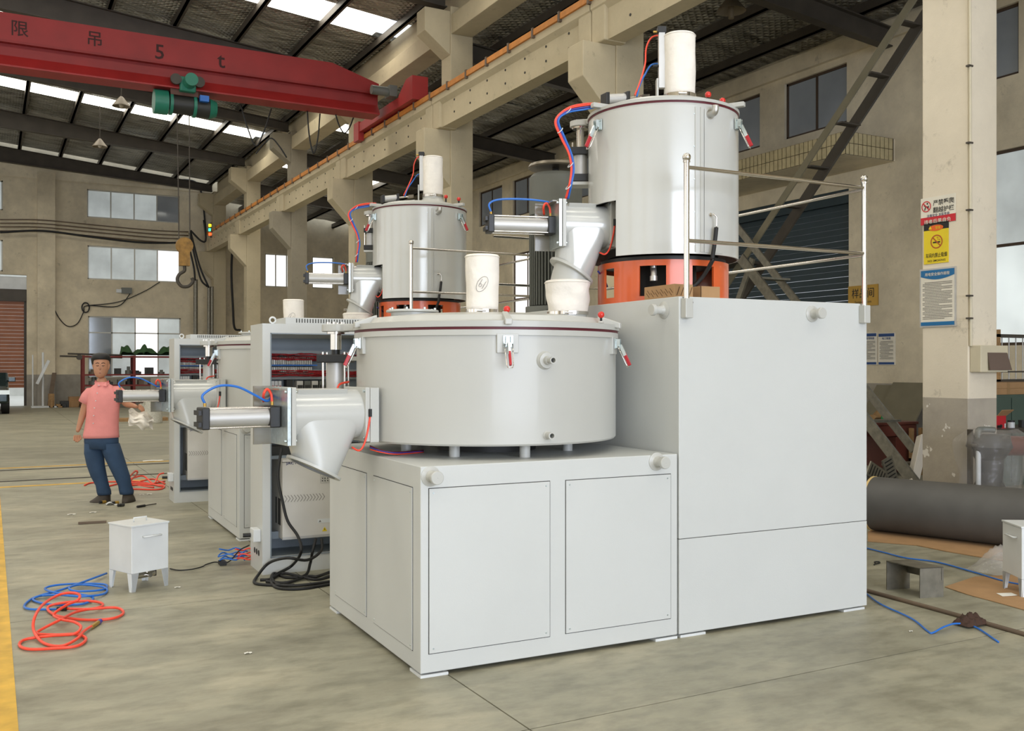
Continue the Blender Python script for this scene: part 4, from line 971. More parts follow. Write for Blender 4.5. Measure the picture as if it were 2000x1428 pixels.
# horizontal ram on the lid
def rowp(u, v, f): return M.pf(u, v, f)
a_, b_ = rowp(1182, 194, 6.35), rowp(1222, 192, 6.42); dd = (b_ - a_).normalized()
rm = part(hm, 'lid_ram', MB().cyl(a_, b_, .032, n=20), ALU, 'small aluminium ram on the lid')
for q in (a_, b_): part(rm, 'end_cap', MB().obox(q, dd, dd.cross(V((0, 0, 1))), (0, 0, 1), .014, .038, .04), BLACK, bevel=.005)
part(rm, 'piston_rod', MB().cyl(b_, b_ + dd * .14, .008, n=8), CHROME); part(rm, 'clevis', MB().obox(b_ + dd * .15, dd, dd.cross(V((0, 0, 1))), (0, 0, 1), .03, .02, .016), CHROME)
part(rm, 'ram_bracket', MB().obox(b_.lerp(a_, .4) - V((0, 0, .05)) + dd * .1, dd, dd.cross(V((0, 0, 1))), (0, 0, 1), .15, .04, .008), PAINT)
# elbow and thermocouple on the jacket
a = ang_at(HC, HR, 1386); q = pol(HC, a, HR, 0); z = zat(q, 224); rad = V((math.cos(math.radians(a)), math.sin(math.radians(a)), 0)); tan = V((-rad.y, rad.x, 0)); q = V((q.x, q.y, z))
part(vj, 'steam_elbow', MB().tube(crv([q, q + rad * .03, q + rad * .05 + V((0, 0, .01)), q + rad * .055 + V((0, 0, .045))], 5), .021, 14).cyl(q, q + rad * .006, .03, n=20), SILV, 'cast silver elbow')
a = ang_at(HC, HR, 1386); q = pol(HC, a, HR, 0); z = zat(q, 420); q = V((q.x, q.y, z))
th_ = part(vj, 'temperature_probe', MB().tube(crv([q, q + rad * .03, q + rad * .04 - V((0, 0, .02)) + tan * .02, q + rad * .035 - V((0, 0, .085)) + tan * .022], 5), .005, 8).cyl(q, q + rad * .012, .012, n=8), CHROME, 'steel probe')
q1 = q + rad * .035 - V((0, 0, .08)) + tan * .022
part(th_, 'probe_cable', MB().tube(crv([q1, q1 - V((0, 0, .08)) - tan * .01, q1 - V((0, 0, .19)) - tan * .03, V((q1.x, q1.y, 2.2)) - tan * .03, V((q1.x, q1.y, 2.1)) - tan * .055 - rad * .07, V((q1.x, q1.y, 2.02)) - tan * .12 - rad * .12], 6), .013, 8), RUBBER, 'black corrugated cable')
# lid lift column at the rear left
lc2 = pol(HC, 140, .55, 0)
l2 = part(hm, 'lid_lift_cylinder', MB().cyl((lc2.x, lc2.y, 2.8), (lc2.x, lc2.y, 3.0), .046, n=24), ALU, 'satin aluminium lift cylinder')
for z0, z1 in ((2.97, 3.02), (2.79, 2.84)): part(l2, 'end_cap', MB().obox((lc2.x, lc2.y, (z0 + z1) / 2), RV, FV, (0, 0, 1), .065, .065, .025), BLACK, bevel=.004)
part(l2, 'lift_rod', MB().cyl((lc2.x, lc2.y, 3.02), (lc2.x, lc2.y, 3.17), .025, n=20).cyl((lc2.x, lc2.y, 3.15), (lc2.x, lc2.y, 3.165), .055, n=20), CHROME)
part(l2, 'base_bracket', MB().obox((lc2.x + .05, lc2.y - .03, 2.775), RV, FV, (0, 0, 1), .12, .07, .01), PAINT)
part(l2, 'tie_rod', MB().cyl(V((lc2.x, lc2.y, 2.79)) - RV * .055 - FV * .05, V((lc2.x, lc2.y, 3.05)) - RV * .055 - FV * .05, .006, n=8), CHROME)
part(hl, 'lift_arm', MB().lathe([(.001, 3.165), (.07, 3.165), (.07, 3.2), (.001, 3.2)], (lc2.x, lc2.y, 0), n=24).obox(pol(HC, 140, .47, 3.19), pol(V((0, 0, 0)), 140, 1, 0), pol(V((0, 0, 0)), 230, 1, 0), (0, 0, 1), .1, .05, .016), PAINT)
O, d = chute(hm, HC, 165, 2.462, .38, .722, .735, 1.185, .62, 2.178, 31, R=.134)
# lower elbow segment and the sleeve to the cooling lid
SC_ = V((3.17, 5.41, 0)); mid = V((SC_.x, SC_.y, 2.06))
seg = MB().cyl(O + d * .014, O + d * .02, .157, n=36)
rg = []
for t in range(7):
    k = t / 6; c_ = O.lerp(mid, k) + V((0, 0, 0)); dd = d.lerp(V((0, 0, -1)), k).normalized(); _, a_, b_ = MB().frame(dd)
    a_ = (V((0, 1, 0)) - dd * dd.y).normalized(); b_ = dd.cross(a_)
    rg.append([c_ + (a_ * math.cos(2 * PI * i / 30) + b_ * math.sin(2 * PI * i / 30)) * .122 for i in range(30)])
seg.loft(rg); part(hm, 'outlet_bend', seg, PAINT)
sl = bag(hm, SC_, .128, .148, 1.9, 2.095, name='transfer_sleeve', seed=5, wob=.09, label='short white cloth sleeve between the chute and the low lid')
part(hm, 'inlet_collar', MB().cyl((SC_.x, SC_.y, 1.80), (SC_.x, SC_.y, 1.905), .122, n=36), PAINT)
band(hm, SC_, .131, 1.885, 1.905)
# hose bundle
def hmh(pts, m_, lb, r=.0058): part(hm, 'air_hose', MB().tube(crv([M.pf(*q) for q in pts], 6), r, 8), m_, lb)
for i, (m_, lb, o_) in enumerate(((HOSE_R, 'orange red hose of the bundle', 0), (HOSE_P, 'violet hose of the bundle', 4), (HOSE_B, 'blue hose of the bundle', 8), (HOSE_R, 'second orange red hose of the bundle', -3))):
    hmh([(1172, 204 + o_ * .6, 6.2), (1140, 206 + o_, 6.2), (1108, 214 + o_ * .8, 6.2), (1086 + o_ * .6, 236, 6.2), (1098 + o_ * .7, 270, 6.2), (1112 + o_ * .5, 300, 6.2), (1117 + o_ * .5, 330, 6.2), (1113 + o_ * .4, 360, 6.2), (1106 + o_ * .5, 388, 6.25)], m_, lb)
hmh([(1289, 68, 6.6), (1272, 74, 6.6), (1262, 95, 6.6), (1260, 125, 6.58), (1250, 160, 6.5), (1240, 186, 6.45)], HOSE_R, 'orange red hose rising to the actuator')
hmh([(1290, 124, 6.6), (1272, 127, 6.6), (1260, 145, 6.58), (1250, 165, 6.5), (1244, 188, 6.45)], HOSE_B, 'blue hose of the actuator')
hmh([(1168, 530, 6.3), (1180, 545, 6.4), (1186, 560, 6.45)], HOSE_P, 'violet hose behind the sleeve')
ct = MB()
for u, v in ((1110, 216), (1094, 255), (1114, 322), (1110, 365)): q = M.pf(u, v, 6.2); ct.lathe([(.022, -.003), (.025, 0), (.022, .003)], q, V((.6, 0, -.5)), n=12)
part(hm, 'cable_ties', ct, WHITE, kind='stuff')
# motor at the back
mc = V((4.1, 7.2, 0)); r_ = .225
mo = part(hm, 'drive_motor', MB().cyl((mc.x, mc.y, 2.25), (mc.x, mc.y, 2.86), .185, n=32).cyl((mc.x, mc.y, 2.0), (mc.x, mc.y, 2.06), .26, n=32).cyl((mc.x, mc.y, HZ), (mc.x, mc.y, 2.0), .3, .28, n=32), MOTOR, 'dark grey finned upright motor')
fn_ = MB()
for i in range(48): a = i * 7.5; t_ = pol(V((0, 0, 0)), a + 90, 1, 0); rd = pol(V((0, 0, 0)), a, 1, 0); fn_.obox(V((mc.x, mc.y, 2.45)) + rd * .2, rd, t_, (0, 0, 1), .028, .004, .38)
part(mo, 'cooling_fins', fn_, MOTOR, kind='stuff')
part(mo, 'fan_cowl', MB().lathe([(.2, 2.82), (.226, 2.84), (.226, 3.16), (.2, 3.19), (.1, 3.19)], (mc.x, mc.y, 0), n=40), MOTOR, bevel=0)
part(mo, 'rain_cap', MB().lathe([(.001, 3.24), (.225, 3.24), (.24, 3.25), (.225, 3.275), (.1, 3.3), (.001, 3.305)], (mc.x, mc.y, 0), n=40), mat('dull_cap_steel', (126, 118, 104), .35, .7)); part(mo, 'cap_post', MB().cyl((mc.x, mc.y, 3.18), (mc.x, mc.y, 3.25), .03, n=10), DARKM)
part(mo, 'motor_foot', MB().prism([(mc.x - .34, mc.y - .3, HZ), (mc.x + .3, mc.y - .3, HZ), (mc.x + .2, mc.y - .3, 2.06), (mc.x - .18, mc.y - .3, 2.06)], (0, .03, 0)), DARKM)
# stainless railing
def fpy(u, v): q = M.py(u, v, HY0 - .02); return V((q.x, HY0 - .02, q.z))
rl = []
pa, pb = fpy(1341, 313), fpy(1688, 352)
yback = 7.6
posts = [(pa.x, HY0 - .02), (pb.x, HY0 - .02), (pb.x, yback)]
zt = (pa.z + pb.z) / 2
for i, (x, y) in enumerate(posts):
    ps = part(hm, 'railing_post', MB().cyl((x, y, HZ - .06 if i < 2 else HZ), (x, y, zt - .01), .0165, n=16), CHROME, 'polished stainless post')
    part(ps, 'ball_finial', MB().ball((x, y, zt + .012), .025, 16), CHROME); part(ps, 'finial_collar', MB().cyl((x, y, zt - .018), (x, y, zt - .008), .021, n=16), CHROME)
    if i < 2: part(bc2, 'post_socket', MB().box(x - .026, y - .028, HZ - .125, x + .026, y + .02, HZ - .012), PAINT, bevel=.004); part(bc2, 'socket_bolt', MB().cyl((x + .026, y - .005, HZ - .035), (x + .04, y - .005, HZ - .035), .006, n=8), BLACK)
for zz in (fpy(1345, 327).z, fpy(1345, 470).z):
    part(hm, 'railing_bar', MB().cyl((posts[0][0], posts[0][1], zz), (posts[1][0], posts[1][1], zz), .0115, n=12), CHROME)
    part(hm, 'railing_bar', MB().cyl((posts[1][0], posts[1][1], zz - .01), (posts[2][0], posts[2][1], zz - .01), .0115, n=12), CHROME)
    part(hm, 'railing_bar', MB().cyl((posts[2][0], posts[2][1], zz), (posts[2][0] - 1.1, posts[2][1], zz), .0115, n=12), CHROME)

# cardboard boxes on the cabinet
def cbox(label, x0, y0, x1, y1, h, stripes):
    t = thing('cardboard_box', label, 'box', ((x0 + x1) / 2, (y0 + y1) / 2, HZ))
    part(t, 'box_body', MB().box(x0, y0, HZ + .001, x1, y1, HZ + h), CARD, bevel=.002)
    if stripes:
        pr = MB()
        for k in range(12):
            y = y0 + .02 + k * .045
            for s_ in (0, .5):
                a = V((x0 - .0008, y - s_ * .02, HZ + .012 + s_ * .03)); b = a + V((0, .03, .028))
                if b.y < y1 and a.y > y0: pr.add([a, a + V((0, .006, 0)), b + V((0, .006, 0)), b], [(0, 1, 2, 3)])
        for k in range(4):
            x = x0 + .015 + k * .03; a = V((x, y0 - .0008, HZ + .012)); b = a + V((.02, 0, .05)); 
            if b.x < x1: pr.add([a, a + V((.006, 0, 0)), b + V((.006, 0, 0)), b], [(0, 1, 2, 3)])
        part(t, 'printed_stripes', pr, CARD_D, 'dark brown printed stripes')
    else: part(t, 'seam', MB().box(x0 - .001, y0 - .001, HZ + .002, x0 + .003, y0 + .003, HZ + h), CARD_D)
cbox('small striped brown cardboard box on the tall cabinet beside the orange ring', 3.385, 4.56, 3.52, 4.86, .078, True)
cbox('small plain cardboard box on the tall cabinet right of the railing post', 3.578, 4.56, 3.72, 4.68, .072, False)

# ---------------- control cabinet with drive
cc = thing('control_cabinet', 'open grey control cabinet with red wiring standing behind the low mixer, nearest the camera', 'cabinet', (2.07, 7.45, 0))
KX0, KX1, KY0, KY1, KZ = 1.622, 2.52, 7.25, 7.66, 1.873
cabm = MB().box(KX0, KY0 + .02, 0, KX0 + .02, KY1, KZ).box(KX1 - .02, KY0 + .02, 0, KX1, KY1, KZ).box(KX0 + .0205, KY0 + .021, KZ - .02, KX1 - .0205, KY1 - .001, KZ - .0005).box(KX0 + .0205, KY1 - .021, .001, KX1 - .0205, KY1 - .001, KZ - .021).box(KX0 + .0205, KY0 + .021, .001, KX1 - .0205, KY1 - .022, .1)
cbd = part(cc, 'cabinet_body', cabm, PAINT2)
frm = MB()
for r in cutrects(KX0, KX1, .0, KZ, [(KX0 + .062, KX1 - .062, .13, KZ - .075)]): frm.box(r[0], KY0, r[2], r[1], KY0 + .0195, r[3])
part(cbd, 'door_frame', frm, PAINT2)
part(cbd, 'frame_lip', MB().box(KX0 + .058, KY0 - .006, .125, KX0 + .066, KY0, KZ - .07).box(KX0 + .058, KY0 - .006, KZ - .078, KX1 - .058, KY0, KZ - .07).box(KX0 + .058, KY0 - .006, .122, KX1 - .058, KY0, .13), CABBL)
part(cbd, 'back_plate', MB().box(KX0 + .04, KY1 - .05, .15, KX1 - .04, KY1 - .04, KZ - .1), CABBL, 'blue grey mounting plate')
part(cbd, 'inner_floor', MB().box(KX0 + .03, KY0 + .03, .1, KX1 - .03, KY1 - .03, .13).box(KX0 + .03, KY1 - .07, .13, KX1 - .03, KY1 - .055, .24), CABBL)
for x in (KX0 + .09, KX1 - .09):
    q = V((x, KY0 + .06, KZ + .028)); part(cbd, 'eye_bolt', MB().tube([q + V((.022 * math.cos(t), 0, .022 * math.sin(t))) for t in [2 * PI * i / 16 for i in range(17)]], .007, 8).cyl((x, KY0 + .06, KZ), (x, KY0 + .06, KZ + .01), .014, n=12), WHITE)
vx0 = KX0 + .18
vt = part(cc, 'vent_hood', MB().box(vx0, KY0 + .03, KZ, KX1 - .05, KY1 - .04, KZ + .05), PAINT2, bevel=.002)
for k in range(26): part(vt, 'vent_slot', MB().box(vx0 + .08 + k * .021, KY0 + .0285, KZ + .012, vx0 + .088 + k * .021, KY0 + .031, KZ + .042), SEAM)
vp = part(cbd, 'cable_glands', MB(), RUBBER) if False else None
for y in (KY0 + .12, KY0 + .19, KY0 + .26): part(cbd, 'cable_hole', MB().cyl((KX0 - .003, y, .145), (KX0 + .004, y, .145), .022, n=16), RUBBER, 'black oval cable hole')
sk = part(cbd, 'socket_box', MB().box(KX0 - .055, KY0 + .05, .24, KX0, KY0 + .18, .335), WHITE, 'white socket box', bevel=.006)
part(sk, 'plug', MB().cyl((KX0 - .056, KY0 + .15, .28), (KX0 - .11, KY0 + .16, .28), .016, n=10), RUBBER, 'black plug')
bx0, bx1, by = KX0 + .07, KX1 - .07, KY1 - .05
def row(z0, z1, d_, m_, name, x0=bx0, x1=bx1, lb=None, bevel=0): return part(cc, name, MB().box(x0, by - d_, z0, x1, by, z1), m_, lb, bevel)
f_c = 7.25
zv = lambda v: EYE + (716.5 - v) / 1890 * 7.62
row(zv(694), zv(685), .09, TRUNK, 'wire_trunking'); row(zv(741), zv(722), .07, TRUNK, 'wire_trunking'); row(zv(800), zv(788), .07, TRUNK, 'wire_trunking')
rnd = random.Random(4)
def wires(z0, z1, name='red_wire_bundle', n_=16):
    mb = MB()
    for i in range(n_):
        z = z0 + (z1 - z0) * rnd.random(); pts = []
        for k in range(9): pts.append(V((bx0 + (bx1 - bx0) * k / 8, by - .06 - rnd.random() * .04, z + (rnd.random() - .5) * (z1 - z0) * .5)))
        mb.tube(crv(pts, 2), .0045, 4)
    part(cc, name, mb, WIRE_R, 'red wiring', kind='stuff')
wires(zv(702), zv(691)); wires(zv(735), zv(724)); wires(zv(778), zv(768))
# terminal rows and breakers
for (v0, v1, m_, wid, g_, nm) in ((712, 703, TERM, .010, .004, 'terminal'), (726, 717, TERM, .010, .004, 'terminal')):
    for k in range(26):
        x = bx0 + .005 + k * .0145; part(cc, nm, MB().box(x, by - .09, zv(v0), x + wid, by - .03, zv(v1)), m_ if k % 5 else ALU)
part(cc, 'terminal_rail', MB().box(bx0, by - .095, zv(714.5), bx0 + .42, by - .02, zv(712.5)), HOSE_B, 'pale blue rail')
wd = MB()
for k in range(60):
    x = bx0 + .005 + k * .0065; wd.tube([V((x, by - .08, zv(703))), V((x + rnd.uniform(-.006, .006), by - .1, zv(699))), V((x + rnd.uniform(-.01, .01), by - .07, zv(695)))], .0016, 4)
    wd.tube([V((x, by - .08, zv(726))), V((x + rnd.uniform(-.006, .006), by - .1, zv(730))), V((x + rnd.uniform(-.01, .01), by - .07, zv(734)))], .0016, 4)
part(cc, 'terminal_wires', wd, GREYT, kind='stuff')
x = bx0 + .01
for k in range(5):
    b_ = part(cc, 'circuit_breaker', MB().box(x, by - .07, zv(762), x + .024, by, zv(744)), WHITE, bevel=.001); part(b_, 'toggle', MB().box(x + .006, by - .085, zv(758), x + .018, by - .07, zv(753)), REDGRIP, 'red toggle'); x += .027
x += .03; part(cc, 'relay', MB().box(x, by - .1, zv(755), x + .05, by, zv(742)), DARKM); x += .08
for k in range(4):
    b_ = part(cc, 'contactor', MB().box(x, by - .1, zv(764), x + .05, by, zv(744)), MOTOR if k % 2 else VFD, bevel=.002); part(b_, 'contact_block', MB().box(x + .006, by - .115, zv(760), x + .044, by - .1, zv(752)), DARKM); x += .06
x = bx0 + .01
for k in range(9): part(cc, 'fuse_holder', MB().box(x, by - .08, zv(787), x + .022, by, zv(778)), WHITE if k % 3 else REDGRIP); x += .028
x = bx0 + .02
for k in range(8): part(cc, 'motor_contactor', MB().box(x, by - .09, zv(857), x + .03, by, zv(826)), TERM if k % 2 else GOLD); x += .04
part(cc, 'dark_tray', MB().box(bx0, KY0 + .14, zv(884), bx1, by, zv(868)), DARKM)
part(cc, 'mounting_bar', MB().box(bx0, KY0 + .1, zv(890), bx1, KY0 + .13, zv(884)), CABBL); part(cc, 'mounting_foot', MB().box(bx0, KY0 + .1, .245, bx0 + .1, KY0 + .16, .3), CABBL)
# drive
DX0, DX1, DY0, DZ0, DZ1 = M.py(552, 960, 7.22).x, 2.3, 7.22, M.py(552, 1055, 7.22).z, M.py(552, 898, 7.22).z
vf = part(cc, 'inverter_drive', MB().box(DX0, DY0, DZ0, DX1, KY1 - .06, DZ1), VFD, 'cream inverter drive with printed maker name', bevel=.004)
part(vf, 'bottom_trim', MB().box(DX0 - .001, DY0 - .002, DZ0, DX1, DY0 + .02, DZ0 + .02), ALU)
part(vf, 'top_trim', MB().box(DX0 - .001, DY0 - .002, DZ1 - .024, DX1, DY0 + .02, DZ1 - .018), GREYT)
q = M.py(569.5, 905, DY0); part(vf, 'lettering', text_mb('JACT', (q.x, DY0 - .001, q.z), (1, 0, 0), (0, 0, 1), .024, bold=.02, sx=1.5), NAVY, 'navy printed maker name')
ch = MB(); zc = M.py(600, 972, DY0).z
for k in range(13):
    x = DX0 + .012 + k * .024
    for s_ in (1, -1): ch.add([(x, DY0 - .001, zc + s_ * .026), (x + .005, DY0 - .001, zc + s_ * .026), (x + .023, DY0 - .001, zc), (x + .018, DY0 - .001, zc)], [(0, 1, 2, 3) if s_ > 0 else (3, 2, 1, 0)])
part(vf, 'chevron_relief', ch, GREYT, 'row of grey chevrons')
q = M.py(634, 931, DY0); kp = part(vf, 'keypad', MB().box(q.x - .035, DY0 - .004, q.z - .045, q.x + .04, DY0, q.z + .055), TERM)
part(kp, 'dial_window', MB().prism([(q.x - .026, DY0 - .004, q.z + .05), (q.x + .03, DY0 - .004, q.z + .05), (q.x + .014, DY0 - .004, q.z + .008), (q.x - .01, DY0 - .004, q.z + .008)], (0, -.002, 0)), BLACK)
part(kp, 'dial', MB().cyl((q.x + .002, DY0 - .004, q.z + .022), (q.x + .002, DY0 - .014, q.z + .022), .013, n=16), ALU)
bt = MB()
for i in range(3):
    for j in range(2): bt.cyl((q.x - .018 + i * .02, DY0 - .004, q.z - .012 - j * .018), (q.x - .018 + i * .02, DY0 - .006, q.z - .012 - j * .018), .005, n=8)
part(kp, 'buttons', bt, SEAM, kind='stuff')
q = M.py(634, 1034, DY0); tr = part(vf, 'warning_triangle', MB().prism([(q.x - .02, DY0, q.z - .014), (q.x + .02, DY0, q.z - .014), (q.x, DY0, q.z + .02)], (0, -.0015, 0)), SIGNY, 'yellow shock warning triangle')
part(tr, 'bolt_symbol', MB().prism([(q.x - .001, DY0 - .0015, q.z + .01), (q.x - .006, DY0 - .0015, q.z - .001), (q.x + .002, DY0 - .0015, q.z - .001), (q.x - .002, DY0 - .0015, q.z - .011), (q.x + .006, DY0 - .0015, q.z + .003), (q.x, DY0 - .0015, q.z + .003)], (0, -.001, 0)), SIGNK)
q = M.py(633, 1017, DY0); lbp = part(vf, 'caution_label', MB().box(q.x - .05, DY0 - .0012, q.z - .015, q.x + .07, DY0, q.z + .015), WHITE)
part(lbp, 'caution_mark', MB().prism([(q.x - .042, DY0 - .0012, q.z - .008), (q.x - .022, DY0 - .0012, q.z - .008), (q.x - .032, DY0 - .0012, q.z + .008)], (0, -.001, 0)), GREYT)
part(vf, 'side_vent', MB().box(DX0 - .001, DY0 + .06, DZ0 + .1, DX0 + .002, DY0 + .14, DZ0 + .3).box(DX0 - .001, DY0 + .18, DZ0 + .1, DX0 + .002, DY0 + .22, DZ0 + .3), SEAM)

# black cables from the cabinet on the floor
def fz(u, v, z=.01): return M.pz(u, v, z)
cab_ = thing('power_cables', 'tangle of black cables spilling from the nearest open cabinet onto the floor', 'cable', (1.75, 7.0, 0))
part(cab_, 'cable', MB().tube(crv([M.pf(550, 875, 7.2), M.pf(543, 930, 7.15), M.pf(552, 980, 7.12), M.pf(562, 1018, 7.1), M.pf(582, 1048, 7.08), M.pf(588, 1078, 7.0), fz(570, 1105, .06), fz(540, 1122, .02), fz(532, 1132), fz(548, 1143), fz(590, 1143), fz(645, 1136)], 6), .011, 8), RUBBER)
part(cab_, 'cable', MB().tube(crv([M.pf(617, 1052, 7.2), M.pf(610, 1080, 7.15), fz(606, 1100, .08), fz(596, 1124, .02), fz(560, 1128), fz(535, 1120), fz(530, 1137), fz(545, 1149), fz(590, 1150), fz(646, 1141)], 6), .011, 8), RUBBER)
part(cab_, 'cable', MB().tube(crv([M.pf(628, 1052, 7.2), M.pf(627, 1076, 7.15), M.pf(600, 1094, 7.0), M.pf(560, 1090, 6.9), fz(525, 1100, .1), fz(503, 1125, .02), fz(498, 1139), fz(530, 1143), fz(575, 1143)], 6), .011, 8), RUBBER)
part(cab_, 'cable', MB().tube(crv([fz(508, 1133), fz(530, 1131), fz(552, 1120, .02), fz(590, 1127, .02), fz(620, 1132), fz(648, 1125)], 6), .011, 8), RUBBER)
part(cab_, 'cable', MB().tube(crv([fz(520, 1136), fz(560, 1138), fz(600, 1126, .02), fz(620, 1126, .03), fz(648, 1116)], 6), .011, 8), RUBBER)
tc = thing('thin_floor_cable', 'thin black lead from the white socket box to the small white tank', 'cable', fz(400, 1106, 0))
part(tc, 'lead', MB().tube(crv([M.pf(487, 1065, 7.35), M.pf(468, 1075, 7.3), fz(450, 1095, .02), fz(436, 1100), fz(420, 1098), fz(402, 1103), fz(395, 1107), fz(375, 1112), fz(350, 1114), fz(332, 1111)], 6), .005, 6), RUBBER)
part(tc, 'inline_plug', MB().box(*(fz(430, 1106, 0) + V((0, 0, .002))), *(fz(430, 1106, 0) + V((.05, .09, .03)))), RUBBER)
cr_ = thing('hose_coil', 'small coil of blue and red hose on the floor left of the nearest cabinet', 'hose', fz(468, 1098, 0))
for m_, cu, rr in ((HOSE_B, 455, .09), (HOSE_R, 482, .075)):
    c_ = fz(cu, 1096, .02)
    part(cr_, 'hose_loops', MB().tube(crv([c_ + V((rr * (1 + .3 * math.sin(i * 1.7)) * math.cos(i * .8), rr * math.sin(i * .8), .004 * i - .0 + .02 * (i % 2))) for i in range(20)], 3), .006, 6), m_, 'blue hose loops' if m_ is HOSE_B else 'red hose loops')

# second machine line
OFF = V((-.03, 4.26, 0))
copy_tree(cm, 'wide low grey cooling mixer of the farther line, partly hidden behind the first open cabinet', OFF)
copy_tree(hm, 'tall grey heating mixer of the farther line, seen over the low lid at left', OFF)
copy_tree(cc, 'open grey control cabinet of the farther line, beside the man', V((-.035, 4.29, 0)))
p = M.pf(343, 838, 10.2)
CUR[0] = MB_

# ================================================================== WHITE DOSING TANKS
def tank(label, near, rdir, w_, dpt, z0, z1, legz=True, hose=True):
    """near = floor point under the front corner, rdir = unit vector along the right-hand face"""
    r = V(rdir).normalized(); l_ = V((-r.y, r.x, 0)); n0 = V((near[0], near[1], 0)); up = V((0, 0, 1))
    t = thing('dosing_tank', label, 'tank', n0 + r * w_ / 2 + l_ * dpt / 2)
    c_ = n0 + r * w_ / 2 + l_ * dpt / 2
    part(t, 'tank_body', MB().obox(c_ + up * (z0 + z1) / 2, r, l_, up, w_ / 2, dpt / 2, (z1 - z0) / 2), WHITE, bevel=.004)
    ld = part(t, 'lid', MB().obox(c_ + up * (z1 + .004), r, l_, up, w_ / 2 + .005, dpt / 2 + .005, .006), WHITE, bevel=.002)
    hz = z1 + .012; a = c_ - r * .04 + l_ * .0; b = c_ + r * .06
    part(ld, 'lid_handle', MB().tube([a + up * hz, a + up * (hz + .028), b + up * (hz + .028), b + up * hz], .005, 8), WHITE)
    h0 = n0 + r * (w_ * .3) - l_ * .0; h1 = n0 + r * (w_ * .76); zz = z1 - .075
    part(t, 'side_handle', MB().tube([h0 + up * zz, h0 - l_ * .022 + up * zz, h1 - l_ * .022 + up * zz, h1 + up * zz], .006, 8), WHITE)
    for i, (a_, b_) in enumerate(((0, 0), (1, 0), (0, 1), (1, 1))):
        o = n0 + r * w_ * a_ + l_ * dpt * b_; sr = r * (1 if a_ == 0 else -1); sl_ = l_ * (1 if b_ == 0 else -1)
        lg = MB()
        lg.add([o + up * z0, o + sr * .055 + up * z0, o + sr * .03, o + sr * .006], [(0, 1, 2, 3), (3, 2, 1, 0)])
        lg.hexa([o + sr * .006, o + sr * .03, o + sr * .03 + sl_ * .004, o + sr * .006 + sl_ * .004, o + up * z0, o + sr * .055 + up * z0, o + sr * .055 + sl_ * .004 + up * z0, o + sl_ * .004 + up * z0])
        lg.hexa([o + sl_ * .006, o + sl_ * .03, o + sl_ * .03 + sr * .004, o + sl_ * .006 + sr * .004, o + up * z0, o + sl_ * .055 + up * z0, o + sl_ * .055 + sr * .004 + up * z0, o + sr * .004 + up * z0])
        part(t, 'leg', lg, WHITE)
    v0 = c_ + r * .06 + up * (z0 - .03)
    vl = part(t, 'drain_valve', MB().cyl(v0 + up * .03, v0 - up * .01, .018, n=12).cyl(v0 - r * .08 - up * .02, v0 + r * .06 - up * .02, .022, n=14).cyl(v0 - up * .02 - l_ * .05, v0 - up * .02 + l_ * .02, .016, n=12), CHROME, 'bright metal valve under the tank')
    part(vl, 'fitting', MB().cyl(v0 + r * .06 - up * .04, v0 + r * .06 + up * .01, .016, n=10), RUBBER, 'black fitting')
    return t
nA = B.pz(257, 1158); rA = B.pz(331, 1143) - nA; lA = B.pz(209, 1148) - nA
tank('small white four legged steel tank on the floor below the man', nA, rA, .285, .285, .125, .447)
nB = B.pz(1958, 1149.5)
tank('small white four legged steel tank cut by the right edge of the picture', (nB.x, nB.y, 0), B.pz(1958, 1149.5) - B.pz(1900, 1120) , .285, .285, .125, .47)

# hoses in the left foreground
def hose(name, label, pts, r, m_, fr=B): return solo(name, label, 'hose', MB().tube(crv([fr.pz(u, v, z) for u, v, z in pts], 6), r, 10), m_)
hb_ = hose('air_hose', 'blue hose lying in loops left of the small white tank', [(208, 1120, .02), (170, 1134, .03), (120, 1152, .03), (80, 1163, .02), (65, 1172, .012), (100, 1181, .012), (160, 1180, .012), (182, 1168, .012), (150, 1160, .03), (110, 1158, .04), (88, 1150, .03), (110, 1143, .03), (160, 1140, .02), (206, 1142, .012), (200, 1152, .012), (150, 1155, .03), (135, 1148, .04), (160, 1142, .03), (205, 1148, .012), (203, 1160, .012), (160, 1165, .03), (110, 1162, .03), (70, 1166, .012), (48, 1182, .012), (60, 1190, .012), (118, 1190, .012)], .0075, HOSE_B)
j = B.pz(130, 1189, .015); k_ = B.pz(112, 1189, .015)
solo('hose_coupling', 'black push coupling between the blue and red hoses', 'coupling', MB().cyl(k_, k_.lerp(j, .45), .013, n=12).cyl(k_.lerp(j, .5), j, .014, n=12).cyl(k_.lerp(j, .4), k_.lerp(j, .6), .009, n=10), RUBBER)
hose('air_hose', 'orange red hose lying in wide loops in the left foreground', [(132, 1189, .015), (170, 1190, .03), (225, 1187, .02), (241, 1197, .012), (220, 1208, .012), (170, 1211, .012), (120, 1205, .012), (97, 1195, .012), (95, 1185, .02), (120, 1178, .03), (170, 1174, .02), (198, 1178, .012), (195, 1186, .02), (150, 1195, .03), (115, 1212, .04), (80, 1230, .02), (73, 1238, .012), (110, 1240, .012), (150, 1239, .012), (168, 1248, .012), (150, 1262, .012), (100, 1267, .012), (55, 1268, .012), (38, 1260, .012), (50, 1249, .012), (100, 1242, .02), (145, 1238, .03), (158, 1225, .04), (145, 1215, .05), (120, 1210, .04), (105, 1200, .04), (130, 1182, .1), (152, 1172, .14), (155, 1162, .14), (140, 1158, .13), (115, 1162, .12), (85, 1180, .12), (68, 1205, .1), (66, 1232, .04), (85, 1256, .012), (120, 1262, .012), (150, 1248, .02), (165, 1232, .02), (192, 1216, .015)], .0085, HOSE_R)
j = B.pz(196, 1213, .015); k_ = B.pz(160, 1238, .012); t = thing('air_gun_nozzle', 'brass nozzle at the end of the orange red hose', 'nozzle', k_)
